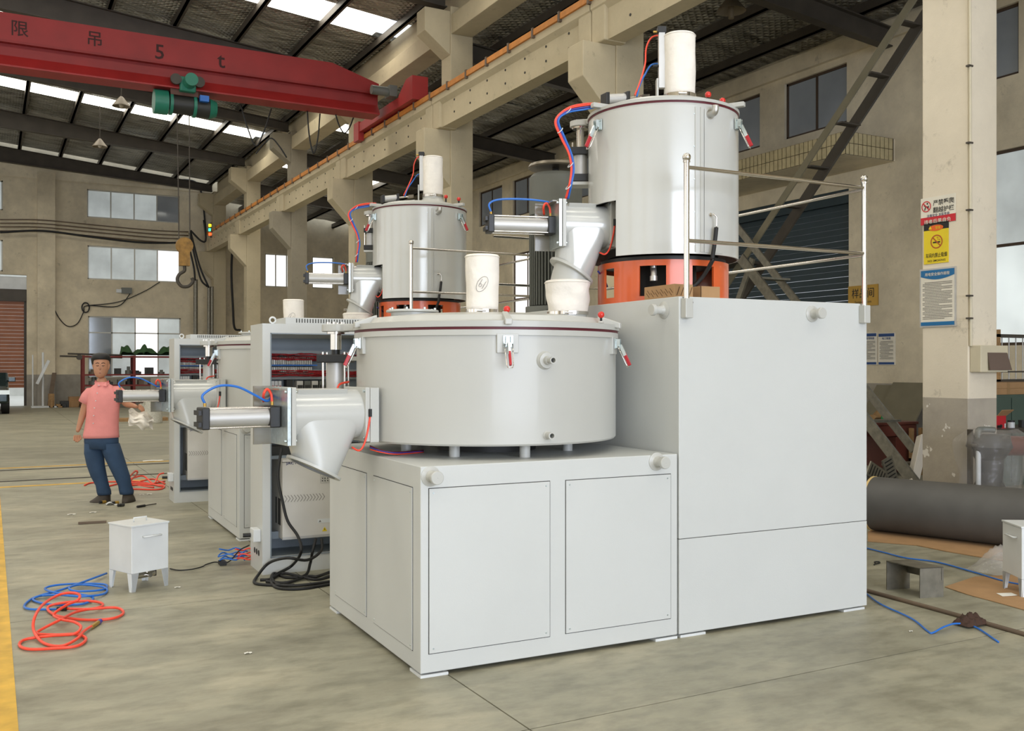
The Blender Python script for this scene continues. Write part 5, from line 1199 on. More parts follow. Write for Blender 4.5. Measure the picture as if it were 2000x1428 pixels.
part(t, 'barrel', MB().cyl(k_, k_.lerp(j, .5), .008, n=10), SILV); part(t, 'grip', MB().cyl(k_.lerp(j, .5), j.lerp(k_, .1), .013, n=12), GOLD); part(t, 'collar', MB().cyl(j.lerp(k_, .12), j, .014, n=12), HOSE_P)
# red hose heap behind the man
t = thing('hose_heap', 'heap of orange red hose on the floor behind the man', 'hose', B.pz(270, 945))
for pts in ([(165, 948, .01), (180, 943, .01), (230, 941, .01), (290, 945, .01), (322, 940, .01)], [(210, 950, .01), (260, 940, .02), (320, 951, .01)], [(240, 948, .01), (262, 922, .3), (268, 925, .28), (255, 945, .02), (300, 952, .01)], [(255, 935, .1), (280, 930, .1), (300, 945, .02), (310, 928, .1), (320, 924, .12)], [(250, 955, .01), (310, 956, .01), (318, 948, .01), (270, 947, .01), (250, 950, .01)], [(275, 940, .05), (300, 936, .04), (322, 945, .01)]):
    part(t, 'hose_strand', MB().tube(crv([B.pz(u, v, z) for u, v, z in pts], 6), .011, 6), HOSE_R)
# litter near the man's feet
for nm, lb, cat, u, v, r, m_ in (('pipe_fitting', 'small brass and black fitting left of those at the man\'s feet', 'fitting', 199, 984, .022, GOLD), ('pipe_fitting', 'small brass and black fitting in the middle at the man\'s feet', 'fitting', 224, 985, .022, GOLD), ('pipe_fitting', 'small dark fitting nearest the dark screwdriver on the floor', 'fitting', 235, 990, .022, DARKM)):
    q = B.pz(u, v); t = thing(nm, lb, cat, q); part(t, 'body', MB().cyl(q + V((0, 0, .018)), q + V((.04, .02, .018)), .018, n=10), m_); part(t, 'collar', MB().cyl(q + V((-.03, -.012, .018)), q + V((.0, 0, .018)), .015, n=10), RUBBER)
q = B.pz(208, 988); solo('plastic_scrap', 'scrap of pale clear plastic on the floor by the man\'s shoes', 'scrap', MB().grid(lambda a, b: q + V((.12 * a, .1 * b, .01 + .03 * math.sin(a * 5) * math.sin(b * 6 + 1) ** 2)), 6, 6), WHITE)
a, b = B.pz(268, 990, .012), B.pz(305, 984, .012); t = thing('screwdriver', 'dark screwdriver lying on the floor right of the man\'s shoes', 'tool', a)
part(t, 'handle', MB().cyl(a, a.lerp(b, .4), .014, n=10), RUBBER); part(t, 'blade', MB().cyl(a.lerp(b, .4), b, .006, n=8), STEEL_D)
a, b = B.pz(153, 1022, .012), B.pz(208, 1019, .012); solo('brown_rod', 'short brown steel bar on the floor left of the small white tank', 'bar', MB().obox(a.lerp(b, .5), b - a, (b - a).cross(V((0, 0, 1))), (0, 0, 1), (b - a).length / 2, .018, .01), STEEL_B)
for i, (u, v, w_, lb) in enumerate(((140, 1006, .08, 'white paper scrap left of the small white tank lid'), (182, 1002, .07, 'white paper scrap between tank and screwdriver'), (292, 966, .06, 'white paper scrap beside the red hose heap'), (277, 967, .05, 'second paper scrap beside the red hose heap'), (347, 1149, .04, 'tiny white chip right of the small white tank'), (485, 1278, .04, 'tiny white paper chip on the bare foreground floor'), (1780, 1235, .025, 'white washer on the floor right of the tall cabinet'), (300, 901, .32, 'shiny white puddle of light plastic beyond the tracks'))):
    q = B.pz(u, v); solo('paper_scrap', lb, 'scrap', MB().grid(lambda a, b: q + V((w_ * a - w_ / 2, w_ * .5 * b, .003 + .006 * math.sin(a * 4 + b * 3) ** 2)), 4, 3), PAPER)

# ================================================================== THE MAN
FM = 11.15
def J(u, v, dy=0.0): return B.pf(u, v, FM + dy)
def blob(pts, n=20, cap=True):   # pts: (u, v, dy, rx, ry[, tilt]) elliptical cross sections in the view frame
    R_ = V((B.c, -B.s, 0)); F_ = V((B.s, B.c, 0)); rings = []
    for q in pts:
        c_ = J(q[0], q[1], q[2]); tl_ = q[5] if len(q) > 5 else 0
        rings.append([c_ + R_ * (q[3] * math.cos(t)) + F_ * (q[4] * math.sin(t)) + V((0, 0, tl_ * math.cos(t) * q[3])) for t in [2 * PI * i / n for i in range(n)]])
    return rings
man = thing('person', 'man in salmon pink shirt and blue jeans, looking down, a white rag in his hand', 'person', (1.25, 11.9, 0))
def skin_mesh(joints, edges, root):
    me = bpy.data.meshes.new('sk'); ks = list(joints); me.from_pydata([tuple(joints[k][0]) for k in ks], [(ks.index(a), ks.index(b)) for a, b in edges], [])
    ob = bpy.data.objects.new('sk', me); COL.objects.link(ob)
    sk_ = ob.modifiers.new('s', 'SKIN'); sk_.use_smooth_shade = True
    for i, k in enumerate(ks): me.skin_vertices[0].data[i].radius = joints[k][1]; me.skin_vertices[0].data[i].use_root = (k == root)
    ob.modifiers.new('d', 'SUBSURF').levels = 2
    dg = bpy.context.evaluated_depsgraph_get(); m2 = bpy.data.meshes.new_from_object(ob.evaluated_get(dg))
    mb = MB(); mb.add([v.co.copy() for v in m2.vertices], [tuple(p.vertices) for p in m2.polygons], True)
    bpy.data.objects.remove(ob); bpy.data.meshes.remove(m2); return mb
def r2(a, b=None): return (a, b or a)
Jt = {'pelvis': (J(199, 858), r2(.10, .08)), 'chest': (J(203, 790), r2(.115, .08)), 'shou': (J(201, 763), r2(.1, .06)), 'neck': (J(199, 748), r2(.055)), 'head': (J(198, 735, -.01), r2(.06)),
      'ls': (J(174, 769), r2(.055)), 'le': (J(161, 812), r2(.042)), 'lw': (J(153, 838, -.03), r2(.027)), 'lp': (J(150.5, 845, -.05), r2(.028, .018)),
      'rs': (J(231, 766), r2(.055)), 're': (J(247, 790, .02), r2(.042)), 'rw': (J(263, 793, -.1), r2(.027)), 'rp': (J(268, 795, -.14), r2(.028, .018)),
      'lh': (J(187, 872), r2(.065)), 'lk': (J(190, 912, -.02), r2(.05)), 'la': (J(204, 960), r2(.03)), 'lt': (J(199, 972, -.03), r2(.022)),
      'rh': (J(214, 872), r2(.065)), 'rk': (J(231, 912, -.02), r2(.05)), 'ra': (J(248.5, 960), r2(.03)), 'rt': (J(250, 972, -.05), r2(.022))}
Ed = [('pelvis', 'chest'), ('chest', 'shou'), ('shou', 'neck'), ('neck', 'head'), ('shou', 'ls'), ('ls', 'le'), ('le', 'lw'), ('lw', 'lp'), ('shou', 'rs'), ('rs', 're'), ('re', 'rw'), ('rw', 'rp'),
      ('pelvis', 'lh'), ('lh', 'lk'), ('lk', 'la'), ('la', 'lt'), ('pelvis', 'rh'), ('rh', 'rk'), ('rk', 'ra'), ('ra', 'rt')]
bodym = skin_mesh(Jt, Ed, 'pelvis')
# fingers rooted in the palms
for base, s_, pl in (((150, 849), 1, 'l'), ((270, 796), -1, 'r')):
    for i, (du, L_) in enumerate(((-5, .8), (-2, 1.0), (1, 1.05), (4, .9), (7, .65))):
        if pl == 'l':
            a = J(base[0] + du * .75, base[1] + 1, -.05); th_b = i == 4
            bodym.tube(crv([a, a + V((du * .0015, 0, -.03 * L_)), a + V((du * .002, -.01, -.055 * L_)), a + V((du * .0015, -.03, -.075 * L_))], 4), [.0095] * 12 + [.007], 8)
        else:
            a = J(base[0] + 1, base[1] - 2 + du * .6, -.14); bodym.tube(crv([a, a + V((.03 * L_, -.02, -.012)), a + V((.05 * L_, -.02, -.035)), a + V((.045 * L_, .0, -.06))], 4), [.0095] * 12 + [.007], 8)
# head (part of the same mesh): cranium and jaw
hd = []
for v, w_, dp, dy, du in ((690.5, .012, .02, .03, 1), (692, .045, .06, .025, .8), (696, .07, .085, .02, .6), (702, .081, .098, .012, .4), (709, .083, .1, .005, .2), (716, .080, .097, -.002, 0), (722, .078, .092, -.006, -.6), (728, .071, .083, -.012, -1.0), (733, .057, .068, -.022, -1.4), (736.5, .038, .046, -.034, -1.8), (738.3, .014, .016, -.04, -2)):
    hd.append((198 + du, v, dy - .01, w_, dp))
bodym.loft(blob(hd, 24))
body = part(man, 'body', bodym, SKIN)
def fpt(u, v, d_): return J(u, v, d_)
def fs(u, v, e=.003):
    wd_, dp_ = (.082, .099) if v < 724 else (.07, .083); d_ = B.ray(u, v); R_ = V((B.c, -B.s, 0)); F_ = V((B.s, B.c, 0)); C_ = J(197.3, v, -.01)
    a0, a1 = d_.dot(R_) / wd_, d_.dot(F_) / dp_; b0, b1 = -C_.dot(R_) / wd_, -C_.dot(F_) / dp_
    A_, B_, D_ = a0 * a0 + a1 * a1, 2 * (a0 * b0 + a1 * b1), b0 * b0 + b1 * b1 - 1
    t_ = (-B_ - math.sqrt(max(0, B_ * B_ - 4 * A_ * D_))) / (2 * A_); return B.pf(u, v, t_ - e)
part(man, 'nose', MB().loft([[fs(195.6 + a * .9, 711, -.003 if a else .005) for a in (-1, 0, 1)], [fs(195.4 + a * 1.6, 716, -.004 if a else .014) for a in (-1, 0, 1)], [fs(195.2 + a * 2.8, 720.5, -.004 if a else .022) for a in (-1, 0, 1)], [fs(195.2 + a * 2.4, 722.5, -.006 if a else .006) for a in (-1, 0, 1)]]), SKIN)
for u in (190.2, 201.4):
    e_ = part(man, 'eye', MB().ball(fs(u, 713.6, -.006), .014, 12, .5), SKIN)
    part(e_, 'eyelid_line', MB().tube([fs(u - 2.7, 714, .002), fs(u, 714.9, .005), fs(u + 2.7, 714, .002)], .0028, 5), HAIR, 'dark lash line')
    part(man, 'eyebrow', MB().tube([fs(u - 3.4, 709.8, .0), fs(u, 708.5, .002), fs(u + 3.4, 709.6, .0)], .0036, 5), HAIR)
part(man, 'mouth', MB().tube([fs(190.2, 729.4, .006), fs(195, 728.6, .010), fs(199.8, 729.4, .006)], [.003, .0055, .003], 6), mat('lips', (140, 82, 70), .5))
for u, s_ in ((183.6, -1), (212, 1)): part(man, 'ear', MB().loft(blob([(u, 710, .01, .008, .012), (u + s_ * .8, 713, .01, .011, .02), (u + s_ * .5, 718, .008, .01, .018), (u - s_ * .2, 722, .004, .006, .009)], 10)), SKIN)
hr = []
for v, w_, dp, dy, du in ((689.3, .03, .04, .02, .6), (690.5, .06, .075, .015, .4), (693, .083, .1, .01, .2), (697, .098, .116, .008, 0), (701.5, .104, .12, .01, 0), (704, .106, .108, .028, 0), (708, .105, .088, .045, 0), (713, .100, .075, .055, .2), (719, .092, .062, .062, .4), (726, .074, .05, .066, .4)):
    hr.append((197.2 + du, v, dy, w_, dp))
part(man, 'hair', MB().loft(blob(hr, 24)), HAIR, 'short black hair')
sh = MB()
sh.loft(blob([(197.5, 855, 0, .205, .14, 0.02), (197.5, 848, 0, .2, .14), (199, 830, 0, .187, .135), (201, 805, 0, .182, .13), (202, 785, 0, .186, .13), (202, 772, 0, .19, .122), (202, 763, 0, .175, .105, .02), (201, 756, 0, .13, .085), (200, 750, 0, .08, .07), (199.5, 746, 0, .062, .062)], 28))
sh.tube([J(186, 766), J(178, 768), J(172, 776), J(167, 787)], [.06, .075, .08, .08], 14); sh.tube([J(220, 764), J(228, 765), J(236, 772, .01), J(243, 783, .015)], [.06, .074, .076, .074], 14)
shirt = part(man, 'shirt', sh, SHIRT, 'salmon pink short sleeved shirt')
cl_ = MB()
for s_ in (-1, 1):
    o_ = 199.0
    cl_.add([J(o_ + s_ * 1, 753, -.092), J(o_ + s_ * 8, 746, -.072), J(o_ + s_ * 13, 742.5, -.01), J(o_ + s_ * 15, 748, -.02), J(o_ + s_ * 9, 755, -.096)], [(0, 1, 2, 3, 4), (4, 3, 2, 1, 0)])
part(shirt, 'collar', cl_, SHIRT)
bt = MB()
for u, v in ((193, 753), (190, 768), (187, 783), (184.5, 797), (183, 812), (182, 827)): bt.ball(J(u, v, -.142 if v > 760 else -.09), .007, 8)
part(shirt, 'buttons', bt, WHITE, kind='stuff')
pt = MB()
pt.loft(blob([(198, 849, 0, .19, .13), (198, 862, 0, .193, .135), (199, 876, 0, .19, .13)], 28))
pt.loft(blob([(184, 866, 0, .105, .115), (183.5, 885, 0, .106, .11), (187, 908, -.02, .098, .1), (193, 930, -.01, .088, .09), (200, 948, 0, .072, .078), (203, 960, .0, .078, .085), (204, 966, .0, .074, .08)], 22))
pt.loft(blob([(214, 866, 0, .108, .115), (220, 885, 0, .11, .11), (229, 908, -.02, .1, .1), (238, 930, -.01, .09, .09), (244, 948, 0, .073, .078), (247, 959, 0, .08, .085), (247.5, 965, 0, .074, .08)], 22))
part(man, 'trousers', pt, JEANS, 'loose blue jeans')
for pts in ([(206, 961, .02, .055, .06), (204, 967, .0, .066, .075), (200, 973, -.02, .088, .09), (196, 978, -.04, .112, .1), (195, 982, -.04, .118, .105)], [(249, 961, .02, .05, .06), (250, 967, 0, .055, .08), (251, 974, -.04, .058, .12), (252, 982, -.05, .062, .14)]):
    s_ = part(man, 'shoe', MB().loft(blob(pts, 20)), SHOE); q = pts[-1]
    part(s_, 'sole', MB().loft(blob([(q[0], 981.5, q[2], q[3] * 1.03, q[4] * 1.03), (q[0], 983, q[2], q[3] * 1.03, q[4] * 1.03)], 20)), RUBBER)
c_ = J(274, 808, -.2)
def ragf(a, b):
    return c_ + V((.26 * (a - .45), .05 * math.sin(a * 7 + b * 2), -.02)) + V((0, .05 * math.sin(b * 9), .17 * (.5 - b) * (1.0 - .3 * abs(a - .5)) + .02 * math.sin(a * 12 + b * 5) - .08 * a))
solo('white_rag', 'crumpled white rag held in the man\'s hand', 'rag', MB().grid(ragf, 16, 12).grid(lambda a, b: ragf(a * .8, b * .9) + V((0, -.03, -.04)), 12, 10), CLOTH)

# ================================================================== BEYOND THE MAN
t = thing('bubble_wrap_roll', 'upright roll of clear bubble wrap on the floor behind the man', 'roll', B.pz(299, 828)); q = B.pz(299, 826)
part(t, 'wrap', MB().lathe([(.05, 0), (.235, 0), (.245, .02), (.245, .62), (.235, .64), (.05, .64)], q, n=28), BUBBLE); part(t, 'core', MB().cyl(q, q + V((0, 0, .645)), .05, n=14), CARD)
part(t, 'loose_end', MB().grid(lambda a, b: q + V((-.2 - .18 * a, -.1 - .1 * a, .62 - .1 * a - .12 * b + .02 * math.sin(a * 9))), 6, 4), BUBBLE)
# red rack with stored parts
RY = 39.5
def rk(u, v): return B.py(u, v, RY)
xa, xb, zt_ = rk(163, 700).x, rk(345, 700).x, rk(163, 694).z
t = thing('storage_rack', 'dark red steel storage rack under the lower far window', 'rack', ((xa + xb) / 2, RY, 0))
xm = rk(262, 700).x
for x in (xa, xm, xb):
    for y in (RY, RY + .7): part(t, 'upright', MB().box(x - .045, y - .045, 0, x + .045, y + .045, zt_), RACKRED)
sh_z = [zt_ - .02, rk(163, 731).z, rk(163, 752).z, .25]
for z in sh_z: part(t, 'shelf', MB().box(xa, RY - .05, z - .06, xb, RY + .75, z), RACKRED)
rn = random.Random(9); names = ['gear_blank', 'flange_part', 'metal_block']
itn = 0; pos_words = ['leftmost', 'second', 'third', 'fourth', 'fifth', 'sixth', 'seventh', 'eighth', 'ninth', 'tenth']; shelf_words = {1: 'upper', 2: 'middle', 3: 'lowest'}
for si, z in enumerate(sh_z[1:], 1):
    x = xa + .2; k = 0
    while x < xb - .3 and k < 8:
        w_ = rn.uniform(.2, .42); h_ = rn.uniform(.12, .3); kind = k % 3; m_ = [DARKM, STEEL_B, CARD, MOTOR][rn.randrange(4)]
        mb = MB()
        if kind == 0: mb.cyl((x + w_ / 2, RY + .3, z), (x + w_ / 2, RY + .3, z + h_ * .5), w_ / 2, n=12).cyl((x + w_ / 2, RY + .3, z + h_ * .5), (x + w_ / 2, RY + .3, z + h_), w_ / 4, n=10)
        elif kind == 1: mb.box(x, RY + .1, z, x + w_, RY + .5, z + h_ * .7).cyl((x + w_ / 2, RY + .3, z + h_ * .7), (x + w_ / 2, RY + .3, z + h_), w_ * .3, n=10)
        else: mb.box(x, RY + .1, z, x + w_, RY + .5, z + h_).box(x + .03, RY + .08, z + h_ * .3, x + w_ - .03, RY + .1, z + h_ * .8)
        solo(['machine_part', 'flanged_part', 'parts_box'][kind], '%s stored part from the left on the %s shelf of the red rack' % (pos_words[k], shelf_words[si]), 'part', mb, m_, group='parts stored on the red rack')
        x += w_ + rn.uniform(.05, .2); k += 1
for i, (u0, u1, lb) in enumerate(((236, 290, 'left green tarpaulin bundle on top of the red rack'), (280, 345, 'right green tarpaulin bundle on top of the red rack'))):
    a = rk(u0, 696); b = rk(u1, 692)
    solo('tarpaulin_bundle', lb, 'tarpaulin', MB().grid(lambda p_, q_: V((a.x + (b.x - a.x) * p_, RY + .7 * q_, zt_ + .02 + .42 * math.sin(PI * min(1, q_ + .1)) * (.6 + .3 * math.sin(p_ * 9 + i) + .15 * math.sin(p_ * 21 + q_ * 4)) * (1 if 0 < p_ < 1 else .1))), 24, 8), GREENT)
a, b = rk(133, 696), rk(240, 699); t = thing('steel_tubes', 'dark steel tubes sticking out to the left over the red rack', 'tube', a)
for dz in (0, -.09): part(t, 'tube', MB().cyl(a + V((dz * 3, .2, dz + .1)), b + V((0, .2, dz + .1)), .035, n=10), STEEL_D)
q = rk(155, 698); part(t, 'tube_flange', MB().cyl(q + V((0, -.05, 0)), q + V((0, .1, 0)), .1, n=16), STEEL_D)
# clutter at the foot of the far wall
for i, (u, v, w_, h_, m_, nm, lb) in enumerate(((110, 792, .35, .1, WOOD, 'timber_offcut', 'flat pale timber offcut at the foot of the far wall'), (135, 778, .5, .38, CARD, 'carton', 'brown carton against the far wall left of the man'), (118, 785, .3, .22, DARKM, 'metal_scrap', 'dark scrap metal piece left of the brown carton'), (150, 790, .5, .1, STEEL_B, 'steel_offcut', 'rusty flat steel offcut under the brown carton'), (95, 775, .2, .5, WOOD, 'wooden_block', 'upright wooden block near the leaning plank'))):
    q = B.py(u, v, 40.6); solo(nm, lb, 'scrap', MB().box(q.x, 40.6, 0 if True else q.z, q.x + w_, 41.1, h_ + .02).box(q.x + .05, 40.5, 0, q.x + w_ * .7, 40.6, h_ * .6), m_, bevel=.01)
a = B.py(96, 795, 41.8); b = B.py(106, 729, 42.5); solo('leaning_plank', 'dark plank leaning upright on the far wall beside the pilaster', 'plank', MB().obox(a.lerp(b, .5), b - a, (1, 0, 0), (b - a).cross(V((1, 0, 0))), (b - a).length / 2, .08, .04), STEEL_B)
t = thing('tool_stand', 'thin white stand with a tilted tray near the far doorway', 'stand', B.pz(85, 795)); q = B.py(84, 790, 40.9)
part(t, 'pole', MB().cyl((q.x, 40.9, 0), (q.x, 40.9, 2.1), .04, n=8), WHITE); a = B.py(72, 750, 40.8); b = B.py(95, 704, 40.8); part(t, 'tilted_tray', MB().obox(a.lerp(b, .5), b - a, (0, 1, 0), (b - a).cross(V((0, 1, 0))), (b - a).length / 2, .12, .05), WHITE)
part(t, 'base', MB().box(q.x - .4, 40.6, 0, q.x + .5, 41.2, .06), WHITE); part(t, 'strut', MB().cyl((q.x - .35, 40.9, .05), (q.x - .35, 40.9, 2.0), .025, n=8), WHITE)
q = B.pz(300, 800); solo('floor_plank', 'pale plank lying across the floor beyond the man', 'plank', MB().box(*(B.pz(232, 824) + V((0, 0, .001))), *(B.pz(260, 822) + V((.9, .12, .09)))), WOOD)
# car outside on the left edge
t = thing('car', 'dark car front cut by the left edge of the picture inside the far doorway', 'car', (-.6, 36.4, 0))
X_ = .56
prof = [(35.5, .35), (35.5, .75), (36.6, .9), (37.4, 1.35), (39.0, 1.42), (39.8, .95), (39.9, .35)]
part(t, 'car_body', MB().prism([(-1.4, y, z) for y, z in prof], (X_ + 1.4, 0, 0)), CARPAINT, bevel=.08)
for y in (36.15, 38.9): w__ = part(t, 'wheel', MB().cyl((X_ - .22, y, .32), (X_ + .01, y, .32), .32, n=24), RUBBER); part(w__, 'rim', MB().cyl((X_ - .0, y, .32), (X_ + .02, y, .32), .2, n=16), ALU)
part(t, 'headlight', MB().obox((X_ - .15, 35.5, .72), (1, 0, 0), (0, 1, 0), (0, 0, 1), .16, .03, .07), GLASSB); part(t, 'wing_mirror', MB().obox((X_ + .1, 37.0, 1.12), (1, 0, 0), (0, 1, 0), (0, 0, 1), .11, .06, .08), CARPAINT, bevel=.02)

# ================================================================== RIGHT SIDE
# signs on the near column (face x = 8.37, reading towards -y)
SX = 8.368; SXD = V((0, -1, 0)); UP = V((0, 0, 1))
def sp(u, v): return B.px(u, v, SX)
def plate(root, name, ua, va, ub, vb, m_, thick=.004, label=None, par=None):
    a = sp(ua, va); b = sp(ub, va); zb = sp(ua, vb).z
    return part(par or root, name, MB().box(SX - thick, b.y, zb, SX, a.y, a.z), m_, label)
s1 = thing('warning_sign', 'white and red no climbing sign at the top of the column notices', 'sign', sp(1833, 440))
pl = plate(s1, 'sign_board', 1799, 389, 1867, 441, SIGNW); a = sp(1799, 427); b = sp(1867, 427); z0 = sp(1799, 441).z
part(s1, 'red_band', MB().box(SX - .006, b.y, z0, SX - .001, a.y, sp(1799, 427).z), SIGNR, 'red band')
def col_text(root, s_, u, v, h, m_, name='lettering', x=SX - .007, bold=.015, sx=1.0, label=None):
    q = sp(u, v); return part(root, name, text_mb(s_, (x, q.y, q.z), SXD, UP, h, thick=.0, bold=bold * .5, sx=sx), m_, label)
col_text(s1, '严禁攀爬', 1843.5, 394.5, .061, SIGNK); col_text(s1, '翻越护栏', 1843.5, 408.5, .061, SIGNK); col_text(s1, '注意安全 关爱生命', 1833, 419.8, .032, NAVY); col_text(s1, '违者后果自负', 1832, 431.6, .044, SIGNW, x=SX - .009, sx=1.2)
q = sp(1810, 404)
def ringm(c_, r0, r1, x): return MB().add([V((x, c_.y - r * math.cos(t), c_.z + r * math.sin(t))) for r in (r0, r1) for t in [2 * PI * i / 28 for i in range(28)]], [(i, (i + 1) % 28, 28 + (i + 1) % 28, 28 + i) for i in range(28)])
rg = ringm(q, .046, .056, SX - .008); rg.obox((SX - .008, q.y, q.z), (0, -.7, -.7), (1, 0, 0), (0, -.7, .7), .05, .0005, .005); part(s1, 'prohibition_ring', rg, SIGNR, 'red prohibition ring')
part(s1, 'climber_figure', MB().obox((SX - .006, q.y, q.z), (0, -.8, -.4), (1, 0, 0), (0, .4, -.8), .03, .0006, .006).obox((SX - .006, q.y + .015, q.z - .02), (0, -.3, 1), (1, 0, 0), (0, 1, .3), .018, .0006, .005).obox((SX - .006, q.y - .02, q.z - .01), (0, -.3, 1), (1, 0, 0), (0, 1, .3), .018, .0006, .005).cyl((SX - .006, q.y - .012, q.z + .028), (SX - .007, q.y - .012, q.z + .028), .009, n=10), SIGNK)
s2 = thing('no_smoking_sign', 'yellow no smoking poster below the no climbing sign', 'sign', sp(1830, 515))
def hung(ua, va, ub, vb, m_, name, th=.004, label=None): return plate(s2, name, ua, va, ub, vb, m_, th, label)
hung(1805, 439, 1853, 517, SIGNY, 'poster_sheet', .005); hung(1805, 437, 1853, 452, SIGNK, 'black_header', .006)
q = sp(1829, 445); part(s2, 'orange_oval', MB().add([V((SX - .008, q.y - .085 * math.cos(t), q.z + .03 * math.sin(t))) for t in [2 * PI * i / 30 for i in range(30)]], [tuple(range(30))]), SIGNO)
col_text(s2, '警告', 1833, 445, .03, SIGNY, x=SX - .01); q2 = sp(1818, 445); part(s2, 'caution_triangle', MB().add([V((SX - .0095, q2.y + .02, q2.z - .018)), V((SX - .0095, q2.y - .02, q2.z - .018)), V((SX - .0095, q2.y, q2.z + .018))], [(0, 1, 2)]), SIGNY)
q = sp(1830, 472); rg = ringm(q, .058, .07, SX - .007); rg.obox((SX - .007, q.y, q.z), (0, -.7, -.7), (1, 0, 0), (0, -.7, .7), .06, .0005, .006); part(s2, 'prohibition_ring', rg, ACRYL, 'brown orange prohibition ring')
part(s2, 'cigarette', MB().obox((SX - .0065, q.y, q.z - .006), (0, -1, 0), (1, 0, 0), (0, 0, 1), .042, .0005, .007), SIGNK)
part(s2, 'smoke_curl', MB().tube([V((SX - .0075, q.y - y_, q.z + z_)) for y_, z_ in ((.0, .04), (.012, .046), (.02, .036), (.012, .024), (.024, .018), (.036, .022), (.042, .01))], .0015, 5), ACRYL)
col_text(s2, '车间内禁止吸烟', 1829.5, 499, .05, SIGNK, sx=.72); col_text(s2, 'NO SMOKING', 1830, 509, .03, SIGNK, bold=.01, sx=1.1)
s3 = thing('rules_board', 'framed white and blue safety rules board lowest on the near column', 'sign', sp(1833, 640))
plate(s3, 'frame', 1798, 527, 1868, 640, ALU, .012, 'aluminium frame'); plate(s3, 'board', 1800.5, 530, 1865.5, 637, SIGNW, .014); plate(s3, 'blue_header', 1800.5, 530, 1865.5, 542, SIGNB, .0155); plate(s3, 'blue_footer', 1800.5, 630, 1865.5, 637, SIGNB, .0155)
a = sp(1800.5, 542); b = sp(1865.5, 542); part(s3, 'header_curve', MB().add([V((SX - .0155, a.y + (b.y - a.y) * i / 16, a.z)) for i in range(17)] + [V((SX - .0155, a.y + (b.y - a.y) * i / 16, a.z - .035 * math.sin(PI * i / 16))) for i in range(17)], [(i, i + 1, 18 + i, 17 + i) for i in range(16)]), SIGNB)
col_text(s3, '用电安全操作规程', 1832.5, 535.5, .036, SIGNW, x=SX - .018)
def print_lines(root, x, ya, yb, z0, z1, n_, rs, along='y', m_=GREYT, par_rows=3, fixed=None):
    rn_ = random.Random(rs); mb = MB(); dz = (z0 - z1) / n_
    for i in range(n_):
        z = z0 - dz * i; s_ = 0 if i % par_rows else .07; e_ = 1 - (rn_.random() * .5 if i % par_rows == par_rows - 1 else 0); t_ = s_
        while t_ < e_ - .01:
            w_ = min(.012 + rn_.random() * .016, e_ - t_); ya_, yb_ = ya + (yb - ya) * t_, ya + (yb - ya) * (t_ + w_)
            if along == 'y': mb.add([V((x, ya_, z)), V((x, yb_, z)), V((x, yb_, z - dz * .5)), V((x, ya_, z - dz * .5))], [(3, 2, 1, 0)])
            t_ += w_ + .006
    part(root, 'small_print', mb, m_, 'rows of tiny print', kind='stuff')
a = sp(1804, 553); b = sp(1862, 553); print_lines(s3, SX - .0152, a.y, b.y, sp(1804, 553).z, sp(1804, 626).z, 24, 2)
# switch box and conduit on the column's near face (y = 6.168)
SY = 6.168
def yp(u, v): return B.py(u, v, SY)
t = thing('switch_box', 'cream switch box with a brown flap on the near column', 'box', yp(1911, 728))
a, b = yp(1894, 674), yp(1947, 728); a.z = yp(1900, 675).z; b.z = yp(1900, 727).z
part(t, 'enclosure', MB().box(a.x, SY - .12, b.z, b.x, SY, a.z), CREAM, bevel=.006)
q = yp(1920, 705); part(t, 'flap', MB().hexa([(q.x - .1, SY - .15, q.z - .09), (b.x + .02, SY - .15, q.z - .09), (b.x + .02, SY - .14, q.z - .09), (q.x - .1, SY - .14, q.z - .09), (q.x - .1, SY - .125, q.z + .08), (b.x - .02, SY - .125, q.z + .08), (b.x - .02, SY - .12, q.z + .08), (q.x - .1, SY - .12, q.z + .08)]), BROWNP, 'brown plastic flap')
t = thing('conduit', 'thin cream conduit running down the near column into the switch box', 'pipe', yp(1893, 600)); a = yp(1890, 300)
part(t, 'pipe', MB().cyl((a.x + .02, SY - .02, yp(1890, 676).z), (a.x, SY - .02, 6.3), .014, n=10), CREAM)
for v in (130, 280, 411, 578, 622): part(t, 'pipe_clip', MB().box(a.x - .03, SY - .04, yp(1890, v).z - .008, a.x + .03, SY, yp(1890, v).z + .008), STEEL_D)
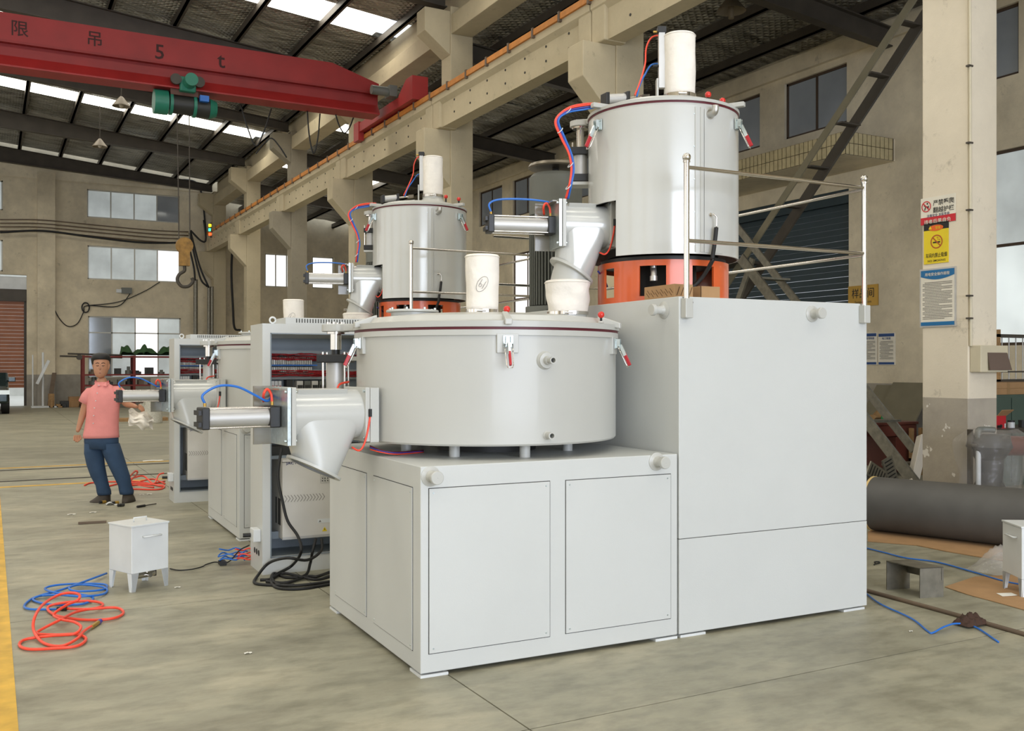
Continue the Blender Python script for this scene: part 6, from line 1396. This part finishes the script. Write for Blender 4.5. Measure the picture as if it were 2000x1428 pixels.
# wall plates on the right wall
def rp(u, v): return B.px(u, v, XR)
def rplate(root, name, ua, ub, vt, vb_, m_, th=.02, label=None):
    a, b = rp(ua, vt), rp(ub, vt); zb = rp(ua, vb_).z; return part(root, name, MB().box(XR - th, b.y, zb, XR, a.y, a.z), m_, label)
t = thing('room_nameplate', 'brass room nameplate beside the teal roller door', 'sign', rp(1687, 597)); rplate(t, 'plate', 1658, 1716, 560, 600, GOLD)
a = rp(1662, 572); q = rp(1687, 574); part(t, 'lettering', text_mb('样品间', (XR - .022, q.y, q.z), SXD, UP, .2, thick=0, bold=.006, sx=.92), SIGNK); q = rp(1687, 590); part(t, 'small_lettering', text_mb('Sample room', (XR - .022, q.y, q.z), SXD, UP, .075, thick=0), SIGNK)
for i, (ua, ub, tt) in enumerate(((1680, 1714, '安全管理制度'), (1716.5, 1749, '电工制度'))):
    t = thing('wall_notice', '%s of two white and navy rules boards side by side on the right wall' % ('left', 'right')[i], 'sign', rp((ua + ub) / 2, 713)); rplate(t, 'board', ua, ub, 651, 713, SIGNW); rplate(t, 'navy_header', ua + 1, ub - 1, 652, 658, SIGNDB, .022); rplate(t, 'navy_footer', ua + 1, ub - 1, 707.5, 712, SIGNDB, .022)
    q = rp((ua + ub) / 2, 661.5); part(t, 'lettering', text_mb(tt, (XR - .023, q.y, q.z), SXD, UP, .05, thick=0, bold=.01), SIGNDB)
    print_lines(t, XR - .0215, rp(ua + 3, 668).y, rp(ub - 3, 668).y, rp(ua, 667).z, rp(ua, 703).z, 14, 5 + i)

# stair: upper flight and lower flight
def bar(par, name, a, b, w_, h_, m_):
    d = (b - a); sdv = V((1, 0, 0)); return part(par, name, MB().obox(a.lerp(b, .5), d, sdv, d.cross(sdv), d.length / 2, w_, h_), m_)
st = thing('steel_stair', 'steel stair with pale and dark stringers rising in front of the teal roller door', 'stair', (11.4, 10.5, 0))
A0, A1 = B.px(1451, 508, 11.1), B.px(1783, 0, 11.1); B0, B1 = B.px(1447, 582, 11.5), B.px(1815, 18, 11.5)
bar(st, 'upper_stringer', A0 + (A0 - A1) * .12, A1 + (A1 - A0) * .1, .012, .06, BOARD); bar(st, 'upper_stringer', B0, B1 + (B1 - B0) * .1, .02, .09, STEEL_D)
for u, v in ((1755, 42), (1695, 143), (1637, 240), (1578, 325), (1525, 402)):
    q = B.px(u, v, 11.1); part(st, 'tread', MB().box(11.1, q.y - .07, q.z - .012, 11.5, q.y + .07, q.z + .012), STEEL_D)
C0, C1 = B.px(1443, 447, 10.9), B.px(1785, 879, 10.9); D0, D1 = B.px(1460, 521, 10.3), B.px(1780, 935, 10.3)
bar(st, 'lower_stringer', C0 + (C0 - C1) * .05, C1, .014, .06, GALV); bar(st, 'lower_stringer', D0 + (D0 - D1) * .05, D1 + (D1 - D0) * .2, .018, .08, GALV)
for u, v in ((1506, 545), (1565, 620), (1640, 720), (1718, 822), (1765, 906)):
    q = B.px(u, v, 10.6); part(st, 'tread', MB().box(10.3, q.y - .1, q.z - .015, 10.9, q.y + .1, q.z + .015), GALV)
part(st, 'landing', MB().box(10.25, A0.y, A0.z - .05, 11.55, A0.y + 1.2, A0.z + .0), STEEL_D)
for x in (10.3, 11.5): part(st, 'landing_post', MB().box(x - .04, A0.y + 1.1, 0, x + .04, A0.y + 1.18, A0.z), STEEL_D)
bar(st, 'brace', B.px(1430, 620, 11.1), B.px(1470, 505, 11.1), .02, .05, GALV)

# clutter behind the tall cabinet on the right
t = thing('wooden_desk', 'dark red brown desk behind the steel stair', 'desk', B.py(1745, 940, 9.9) * 1); q0, q1 = B.py(1690, 826, 9.6), B.py(1783, 826, 9.6); zt2 = q0.z
part(t, 'desk_top', MB().box(q0.x - .3, 9.5, zt2 - .04, q1.x, 10.2, zt2), WOODR, bevel=.005)
part(t, 'drawer', MB().box(q0.x + .1, 9.52, zt2 - .2, q1.x - .04, 10.15, zt2 - .045), WOODR, bevel=.004); part(t, 'drawer', MB().box(q1.x - .45, 9.52, .1, q1.x - .04, 10.15, zt2 - .21), WOODR, bevel=.004)
for x in (q0.x - .28, q1.x - .06): part(t, 'leg', MB().box(x, 9.53, 0, x + .05, 10.15, zt2 - .04), WOODR)
q = B.py(1712, 812, 9.8); solo('yellow_bag', 'crumpled yellow bag on the desk', 'bag', MB().grid(lambda a, b: V((q.x - .2 + .42 * a, 9.7 + .3 * b, zt2 + .01 + .13 * math.sin(PI * a) * math.sin(PI * min(1, b + .2)) * (1 + .3 * math.sin(a * 13)))), 14, 8), WOOD)
q = B.py(1725, 818, 9.6); solo('green_bottle', 'small green bottle on the desk', 'bottle', MB().lathe([(.001, 0), (.03, 0), (.03, .09), (.012, .12), (.012, .14), (.001, .14)], (q.x, 9.6, zt2), n=14), mat('green_bottle', (40, 140, 80), .2))
for i, (ua, ub, vt, y, lb) in enumerate(((1690, 1720, 752, 12.0, 'lower left grey green board leaning on the right wall'), (1722, 1800, 747, 11.6, 'larger grey green board leaning on the right wall'))):
    a, b = B.px(ua, vt, 14.2), B.px(ub, vt, 14.2); solo('leaning_board', lb, 'board', MB().hexa([(13.6, b.y, 0), (13.6, a.y, 0), (13.63, a.y, 0), (13.63, b.y, 0), (14.5, b.y, a.z), (14.5, a.y, a.z), (14.53, a.y, a.z), (14.53, b.y, a.z)]), BOARD)
q = B.py(1725, 935, 8.3); solo('scrap_crate', 'low dark crate under the slotted steel gratings', 'crate', MB().box(q.x - .45, 8.1, 0, q.x + .25, 8.7, q.z - .02).box(q.x - .47, 8.07, q.z - .1, q.x + .27, 8.1, q.z - .02), DARKM)
for i, (u, v, ang) in enumerate(((1712, 925, .5), (1738, 918, 1.2), (1728, 932, .35))):
    c_ = B.py(u, v, 8.2 + i * .12); t = thing('steel_grating', '%s slotted grey steel grating in the heap behind the grey roll' % ('left', 'upright', 'front')[i], 'grating', c_)
    dx_ = V((math.cos(ang), 0, -math.sin(ang))); up_ = V((math.sin(ang), 0, math.cos(ang)))
    part(t, 'plate', MB().obox(c_, dx_, (0, 1, 0), up_, .16, .01, .09), GALV)
    s_ = MB()
    for k in range(6): s_.obox(c_ + dx_ * (-.12 + k * .048) - V((0, .011, 0)), dx_, (0, 1, 0), up_, .008, .001, .065)
    part(t, 'slots', s_, RUBBER, 'dark slots')
a, b = B.py(1782, 945, 8.4), B.py(1798, 872, 8.6); solo('concrete_post', 'leaning grey concrete post left of the near column', 'post', MB().obox(a.lerp(b, .5), b - a, (1, 0, 0), (b - a).cross(V((1, 0, 0))), (b - a).length / 2 + .2, .08, .05), GROUT, bevel=.01)
q = B.py(1790, 850, 9.4); solo('wooden_chair_frame', 'narrow brown wooden frame beside the near column', 'frame', MB().box(q.x - .1, 9.4, 0, q.x - .05, 9.45, q.z + .1).box(q.x + .1, 9.4, 0, q.x + .15, 9.45, q.z + .1).box(q.x - .1, 9.4, q.z - .2, q.x + .15, 9.45, q.z - .15).box(q.x - .1, 9.4, .2, q.x + .15, 9.45, .25), WOOD)

# right edge: cabinet, long boxes, barred frame, workbench goods
t = thing('steel_cupboard', 'dark green steel cupboard at the right edge behind the near column', 'cupboard', (11.0, 8.0, 0)); q0, q1 = B.py(1935, 772, 8.0), B.py(2060, 772, 8.0)
part(t, 'cupboard_body', MB().box(q0.x, 8.0, .0, q1.x, 8.6, q0.z), GRNCAB); xm = B.py(1974, 800, 8.0).x
part(t, 'door', MB().box(q0.x + .01, 7.985, .05, xm - .01, 8.0, q0.z - .04), GRNCAB, bevel=.004); part(t, 'door', MB().box(xm + .01, 7.985, .05, q1.x - .01, 8.0, q0.z - .04), GRNCAB, bevel=.004)
zc_ = q0.z
for i, (vb_, vt, lb) in enumerate(((772, 760, 'lower long flat carton on the green cupboard'), (760, 748, 'upper long flat carton on the green cupboard'))):
    z0, z1 = B.py(1960, vb_, 8.1).z, B.py(1960, vt, 8.1).z; off = zc_ - B.py(1960, 772, 8.1).z
    t = thing('long_carton', lb, 'carton', (11.3, 8.3, z0 + off)); part(t, 'carton_body', MB().box(q0.x + .02 + i * .02, 8.05, z0 + off + .001, q1.x, 8.55, z1 + off), CARD, bevel=.003); part(t, 'tape', MB().box(q0.x + .4, 8.049, z0 + off + .002, q0.x + .46, 8.551, z1 + off + .001), WOOD)
zf0 = B.py(1960, 748, 8.2).z + (zc_ - B.py(1960, 772, 8.1).z) + .01; zf1 = B.py(1960, 656, 8.2).z
t = thing('barred_frame', 'wooden crate frame with steel bars standing on the long cartons', 'frame', (11.3, 8.2, zf0)); xa = B.py(1943, 700, 8.2).x
part(t, 'side_post', MB().box(xa, 8.15, zf0, xa + .05, 8.3, zf1 + .08), WOOD); part(t, 'top_rail', MB().box(xa, 8.15, zf1 - .02, q1.x, 8.3, zf1 + .02), STEEL_D); part(t, 'bottom_rail', MB().box(xa, 8.15, zf0, q1.x, 8.3, zf0 + .03), STEEL_D)
part(t, 'mid_rail', MB().box(xa, 8.17, zf0 + .12, q1.x, 8.19, zf0 + .14), STEEL_D)
for k in range(8): x = B.py(1957 + k * 13.5, 700, 8.2).x; part(t, 'bar', MB().cyl((x, 8.2, zf0 + .02), (x, 8.2, zf1), .008, n=8), ALU)
# bench goods
zb_ = B.py(1960, 838, 7.4).z
t = thing('workbench', 'dark workbench at the right edge behind the wrapped machine', 'bench', (10.2, 7.5, 0)); q0, q1 = B.py(1944, 838, 7.4), B.py(2060, 838, 7.4)
part(t, 'bench_top', MB().box(q0.x, 7.35, zb_ - .05, q1.x, 7.9, zb_), STEEL_D)
for x in (q0.x + .03, q1.x - .1): part(t, 'leg', MB().box(x, 7.4, 0, x + .05, 7.45, zb_ - .05)
     if True else None, STEEL_D)
a, b = B.py(1947, 838, 7.45), B.py(1965, 838, 7.45); zt3 = B.py(1960, 812, 7.45).z
t = thing('red_carton', 'open red carton with brown flap on the workbench', 'box', a); part(t, 'carton_body', MB().box(a.x, 7.45, zb_, b.x, 7.6, zt3), SIGNR, bevel=.002)
part(t, 'flap', MB().hexa([(a.x, 7.44, zt3), (b.x, 7.44, zt3), (b.x, 7.45, zt3), (a.x, 7.45, zt3), (a.x - .02, 7.36, zt3 + .07), (b.x + .02, 7.36, zt3 + .07), (b.x + .02, 7.37, zt3 + .075), (a.x - .02, 7.37, zt3 + .075)]), CARD); part(t, 'barcode', MB().box(b.x - .03, 7.449, zb_ + .01, b.x - .005, 7.45, zb_ + .06), WHITE)
for i, (u, m_, lb) in enumerate(((1975, WHITE, 'white jar with a dark lid on the workbench'), (1996, RUBBER, 'dark round tin on the workbench at the picture edge'))):
    q = B.py(u, 838, 7.5); t = thing('jar', lb, 'jar', (q.x, 7.5, zb_)); part(t, 'jar_body', MB().cyl((q.x, 7.5, zb_), (q.x, 7.5, zb_ + .07), .04, n=18), m_); part(t, 'lid', MB().cyl((q.x, 7.5, zb_ + .07), (q.x, 7.5, zb_ + .09), .042, n=18), RUBBER)
q = B.py(1957, 836, 7.35); solo('cable_bundle', 'small black bundle between the red carton and the white jar', 'bundle', MB().tube(crv([V((q.x + .03 + .03 * math.cos(i), 7.4 + .02 * math.sin(i), zb_ + .01 + .003 * i)) for i in range(14)], 3), .008, 6), RUBBER)
# standpipe
t = thing('standpipe', 'white standpipe with a grey elbow in front of the near column', 'pipe', B.py(1912, 945, 5.9)); q = B.py(1911, 850, 5.75)
part(t, 'pipe', MB().cyl((q.x, 5.75, 0), (q.x, 5.75, q.z), .022, n=12), WHITE); part(t, 'elbow', MB().tube(crv([V((q.x, 5.75, q.z - .03)), V((q.x, 5.75, q.z + .04)), V((q.x + .04, 5.74, q.z + .05)), V((q.x + .1, 5.7, q.z + .05)), V((q.x + .13, 5.68, q.z + .045))], 4), .028, 10), MOTOR, 'grey elbow'); part(t, 'clip', MB().box(q.x - .07, 5.73, q.z - .1, q.x + .06, 5.77, q.z - .08), STEEL_D); part(t, 'backing_strip', MB().box(q.x - .05, 5.79, 0, q.x - .02, 5.83, q.z + .05), STEEL_D)
# wrapped machine
t = thing('wrapped_machine', 'dark machine wrapped in clear plastic film at the right edge', 'machine', B.py(1965, 950, 5.6)); q = B.py(1962, 900, 5.6); zt4 = B.py(1962, 840, 5.6).z
part(t, 'machine_casting', MB().lathe([(.001, .0), (.22, 0), (.2, .35), (.11, .5), (.12, zt4 - .28), (.2, zt4 - .16), (.17, zt4 - .05), (.001, zt4 - .04)], (q.x, 5.75, 0), n=20), DARKM)
part(t, 'motor_stub', MB().cyl((q.x - .1, 5.7, zt4 - .14), (q.x + .35, 5.6, zt4 - .16), .09, n=16), WOODR)
def wrapf(a, b):
    z = zt4 * (b if b < .99 else 1.0); rr = (.36 - .12 * (1 - b) * math.sin(b * 3)) * (1 + .10 * math.sin(a * 2 * PI * 5 + b * 4) + .05 * math.sin(a * 2 * PI * 9 - b * 7)); rr *= (1 if b < .9 else max(.05, 1 - (b - .9) * 4))
    return V((q.x + .05 + rr * math.cos(2 * PI * a) * 1.05, 5.75 + rr * .75 * math.sin(2 * PI * a), z))
part(t, 'plastic_film', MB().grid(wrapf, 64, 24), FILM, 'creased clear plastic film')
# grey roll on its board
ra, rb = V((7.34, 6.42, .262)), V((8.44, 3.1, .262)); dr = (rb - ra).normalized(); R_ = .25
t = thing('rubber_sheet_roll', 'large dark grey roll of sheet lying on brown card at the right', 'roll', (ra.x, ra.y, 0))
part(t, 'rolled_sheet', MB().lathe([(.16, 0), (R_ - .012, 0), (R_, .01), (R_, (rb - ra).length), (.16, (rb - ra).length)], ra, dr, n=48), GREYROLL)
part(t, 'edge_liner', MB().lathe([(.12, -.004), (R_ + .004, -.004), (R_ + .004, .016), (R_ - .002, .016)], ra, dr, n=48), LINER, 'yellow liner edge')
part(t, 'core', MB().cyl(ra - dr * .002, ra + dr * .2, .13, n=24), CARD)
def sheet(name, label, cat, px_, z, m_, th=.004, fr=B): 
    pts = [fr.pz(u, v, z) for u, v in px_]; return solo(name, label, cat, MB().prism(pts, (0, 0, th)), m_)
sheet('cardboard_sheet', 'long brown cardboard sheet lying under the grey roll', 'cardboard', [(1695, 1040), (1740, 1014), (2010, 1048), (2060, 1110), (1950, 1095), (1850, 1078), (1790, 1066), (1695, 1058)], .002, CARD, .006)
sheet('cardboard_sheet', 'brown cardboard sheet with a white strip in front of the right white tank', 'cardboard', [(1845, 1147), (1905, 1127), (2060, 1120), (2060, 1215), (2000, 1192), (1950, 1178), (1890, 1162)], .002, CARD, .004)
sheet('paper_strip', 'white paper strip on the brown cardboard at right', 'paper', [(1946, 1159), (1975, 1158), (1988, 1163), (1958, 1165)], .008, PAPER, .001)
q = B.pz(1945, 1120); solo('plastic_wrap_heap', 'crumpled clear plastic beside the right white tank', 'plastic', MB().grid(lambda a, b: q + V((-.12 + .5 * a, -.1 + .3 * b, .012 + .14 * math.sin(PI * a) * math.sin(PI * b) * (1 + .35 * math.sin(a * 17 + b * 11)))), 18, 12), PLASTIC)
# folded steel bracket
n0 = B.pz(1797, 1169); n1 = B.pz(1843, 1166); n2 = B.pz(1731, 1152)
wdt = (n1 - n0); ln = (n2 - n0); zt5 = B.pf(1800, 1107, math.hypot(n0.x, n0.y)).z
f0 = n0.x * B.s + n0.y * B.c; zt5 = EYE + (716.5 - 1110) / 1890 * f0
t = thing('folded_steel_bracket', 'folded grey steel channel standing on the floor right of the tall cabinet', 'bracket', n0); W1 = wdt.normalized(); th = .006
L1 = ln.normalized(); ll = ln.length
def slab_(o_, d1, l1, d2, l2, h0, h1):
    return MB().hexa([o_ + V((0, 0, h0)), o_ + d1 * l1 + V((0, 0, h0)), o_ + d1 * l1 + d2 * l2 + V((0, 0, h0)), o_ + d2 * l2 + V((0, 0, h0)), o_ + V((0, 0, h1)), o_ + d1 * l1 + V((0, 0, h1)), o_ + d1 * l1 + d2 * l2 + V((0, 0, h1)), o_ + d2 * l2 + V((0, 0, h1))])
wl = max(wdt.length, .16)
part(t, 'top_plate', slab_(n0, L1, ll, W1, wl, zt5 - th, zt5), GALV); part(t, 'side_plate', slab_(n0, L1, th, W1, wl, 0, zt5), GALV); part(t, 'side_plate', slab_(n0 + L1 * (ll - th), L1, th, W1, wl, 0, zt5), GALV)
part(t, 'back_web', slab_(n0 + W1 * (wl - .02), L1, ll, W1, th, zt5 - .09, zt5 - th), GALV)
# floor lines on the right
a, b = B.pz(1694, 1154, .012), B.pz(2040, 1250, .012); solo('floor_pipe', 'dark rigid pipe lying along the floor on the right', 'pipe', MB().tube(crv([a + (a - b) * .6, a, a.lerp(b, .5) + V((.01, 0, 0)), b], 6), .014, 8), STEEL_B)
hose('air_hose', 'thin blue hose crossing the floor behind the steel bracket at right', [(1690, 1070, .01), (1730, 1080, .01), (1770, 1090, .01), (1830, 1098, .01), (1900, 1117, .01), (1960, 1135, .01), (2030, 1148, .01)], .006, HOSE_B)
hose('air_hose', 'thin blue hose bending on the floor below the tall cabinet corner at right', [(1690, 1158, .01), (1720, 1180, .01), (1780, 1208, .01), (1812, 1233, .006), (1822, 1236, .006), (1845, 1224, .02), (1870, 1218, .02), (1905, 1225, .01), (1950, 1254, .006)], .0055, HOSE_B)
q = B.pz(1897, 1222); solo('brown_rag', 'dark brown rag lying on the floor pipe at right', 'rag', MB().grid(lambda a, b: q + V((-.09 + .19 * a, -.05 + .12 * b, .012 + .045 * (math.sin(PI * a) * math.sin(PI * b)) ** .5 * (1 + .4 * math.sin(a * 23 + b * 7) + .3 * math.sin(b * 17)))), 16, 10), RAG)
q = B.pz(1710, 1103); solo('bent_wire', 'small bent dark wire on the floor beside the tall cabinet', 'wire', MB().tube(crv([q + V((x, y, .006)) for x, y in ((-.04, -.02), (0, 0), (.05, .01), (.09, .04), (.06, .06), (.03, .03))], 5), .005, 6), RUBBER)
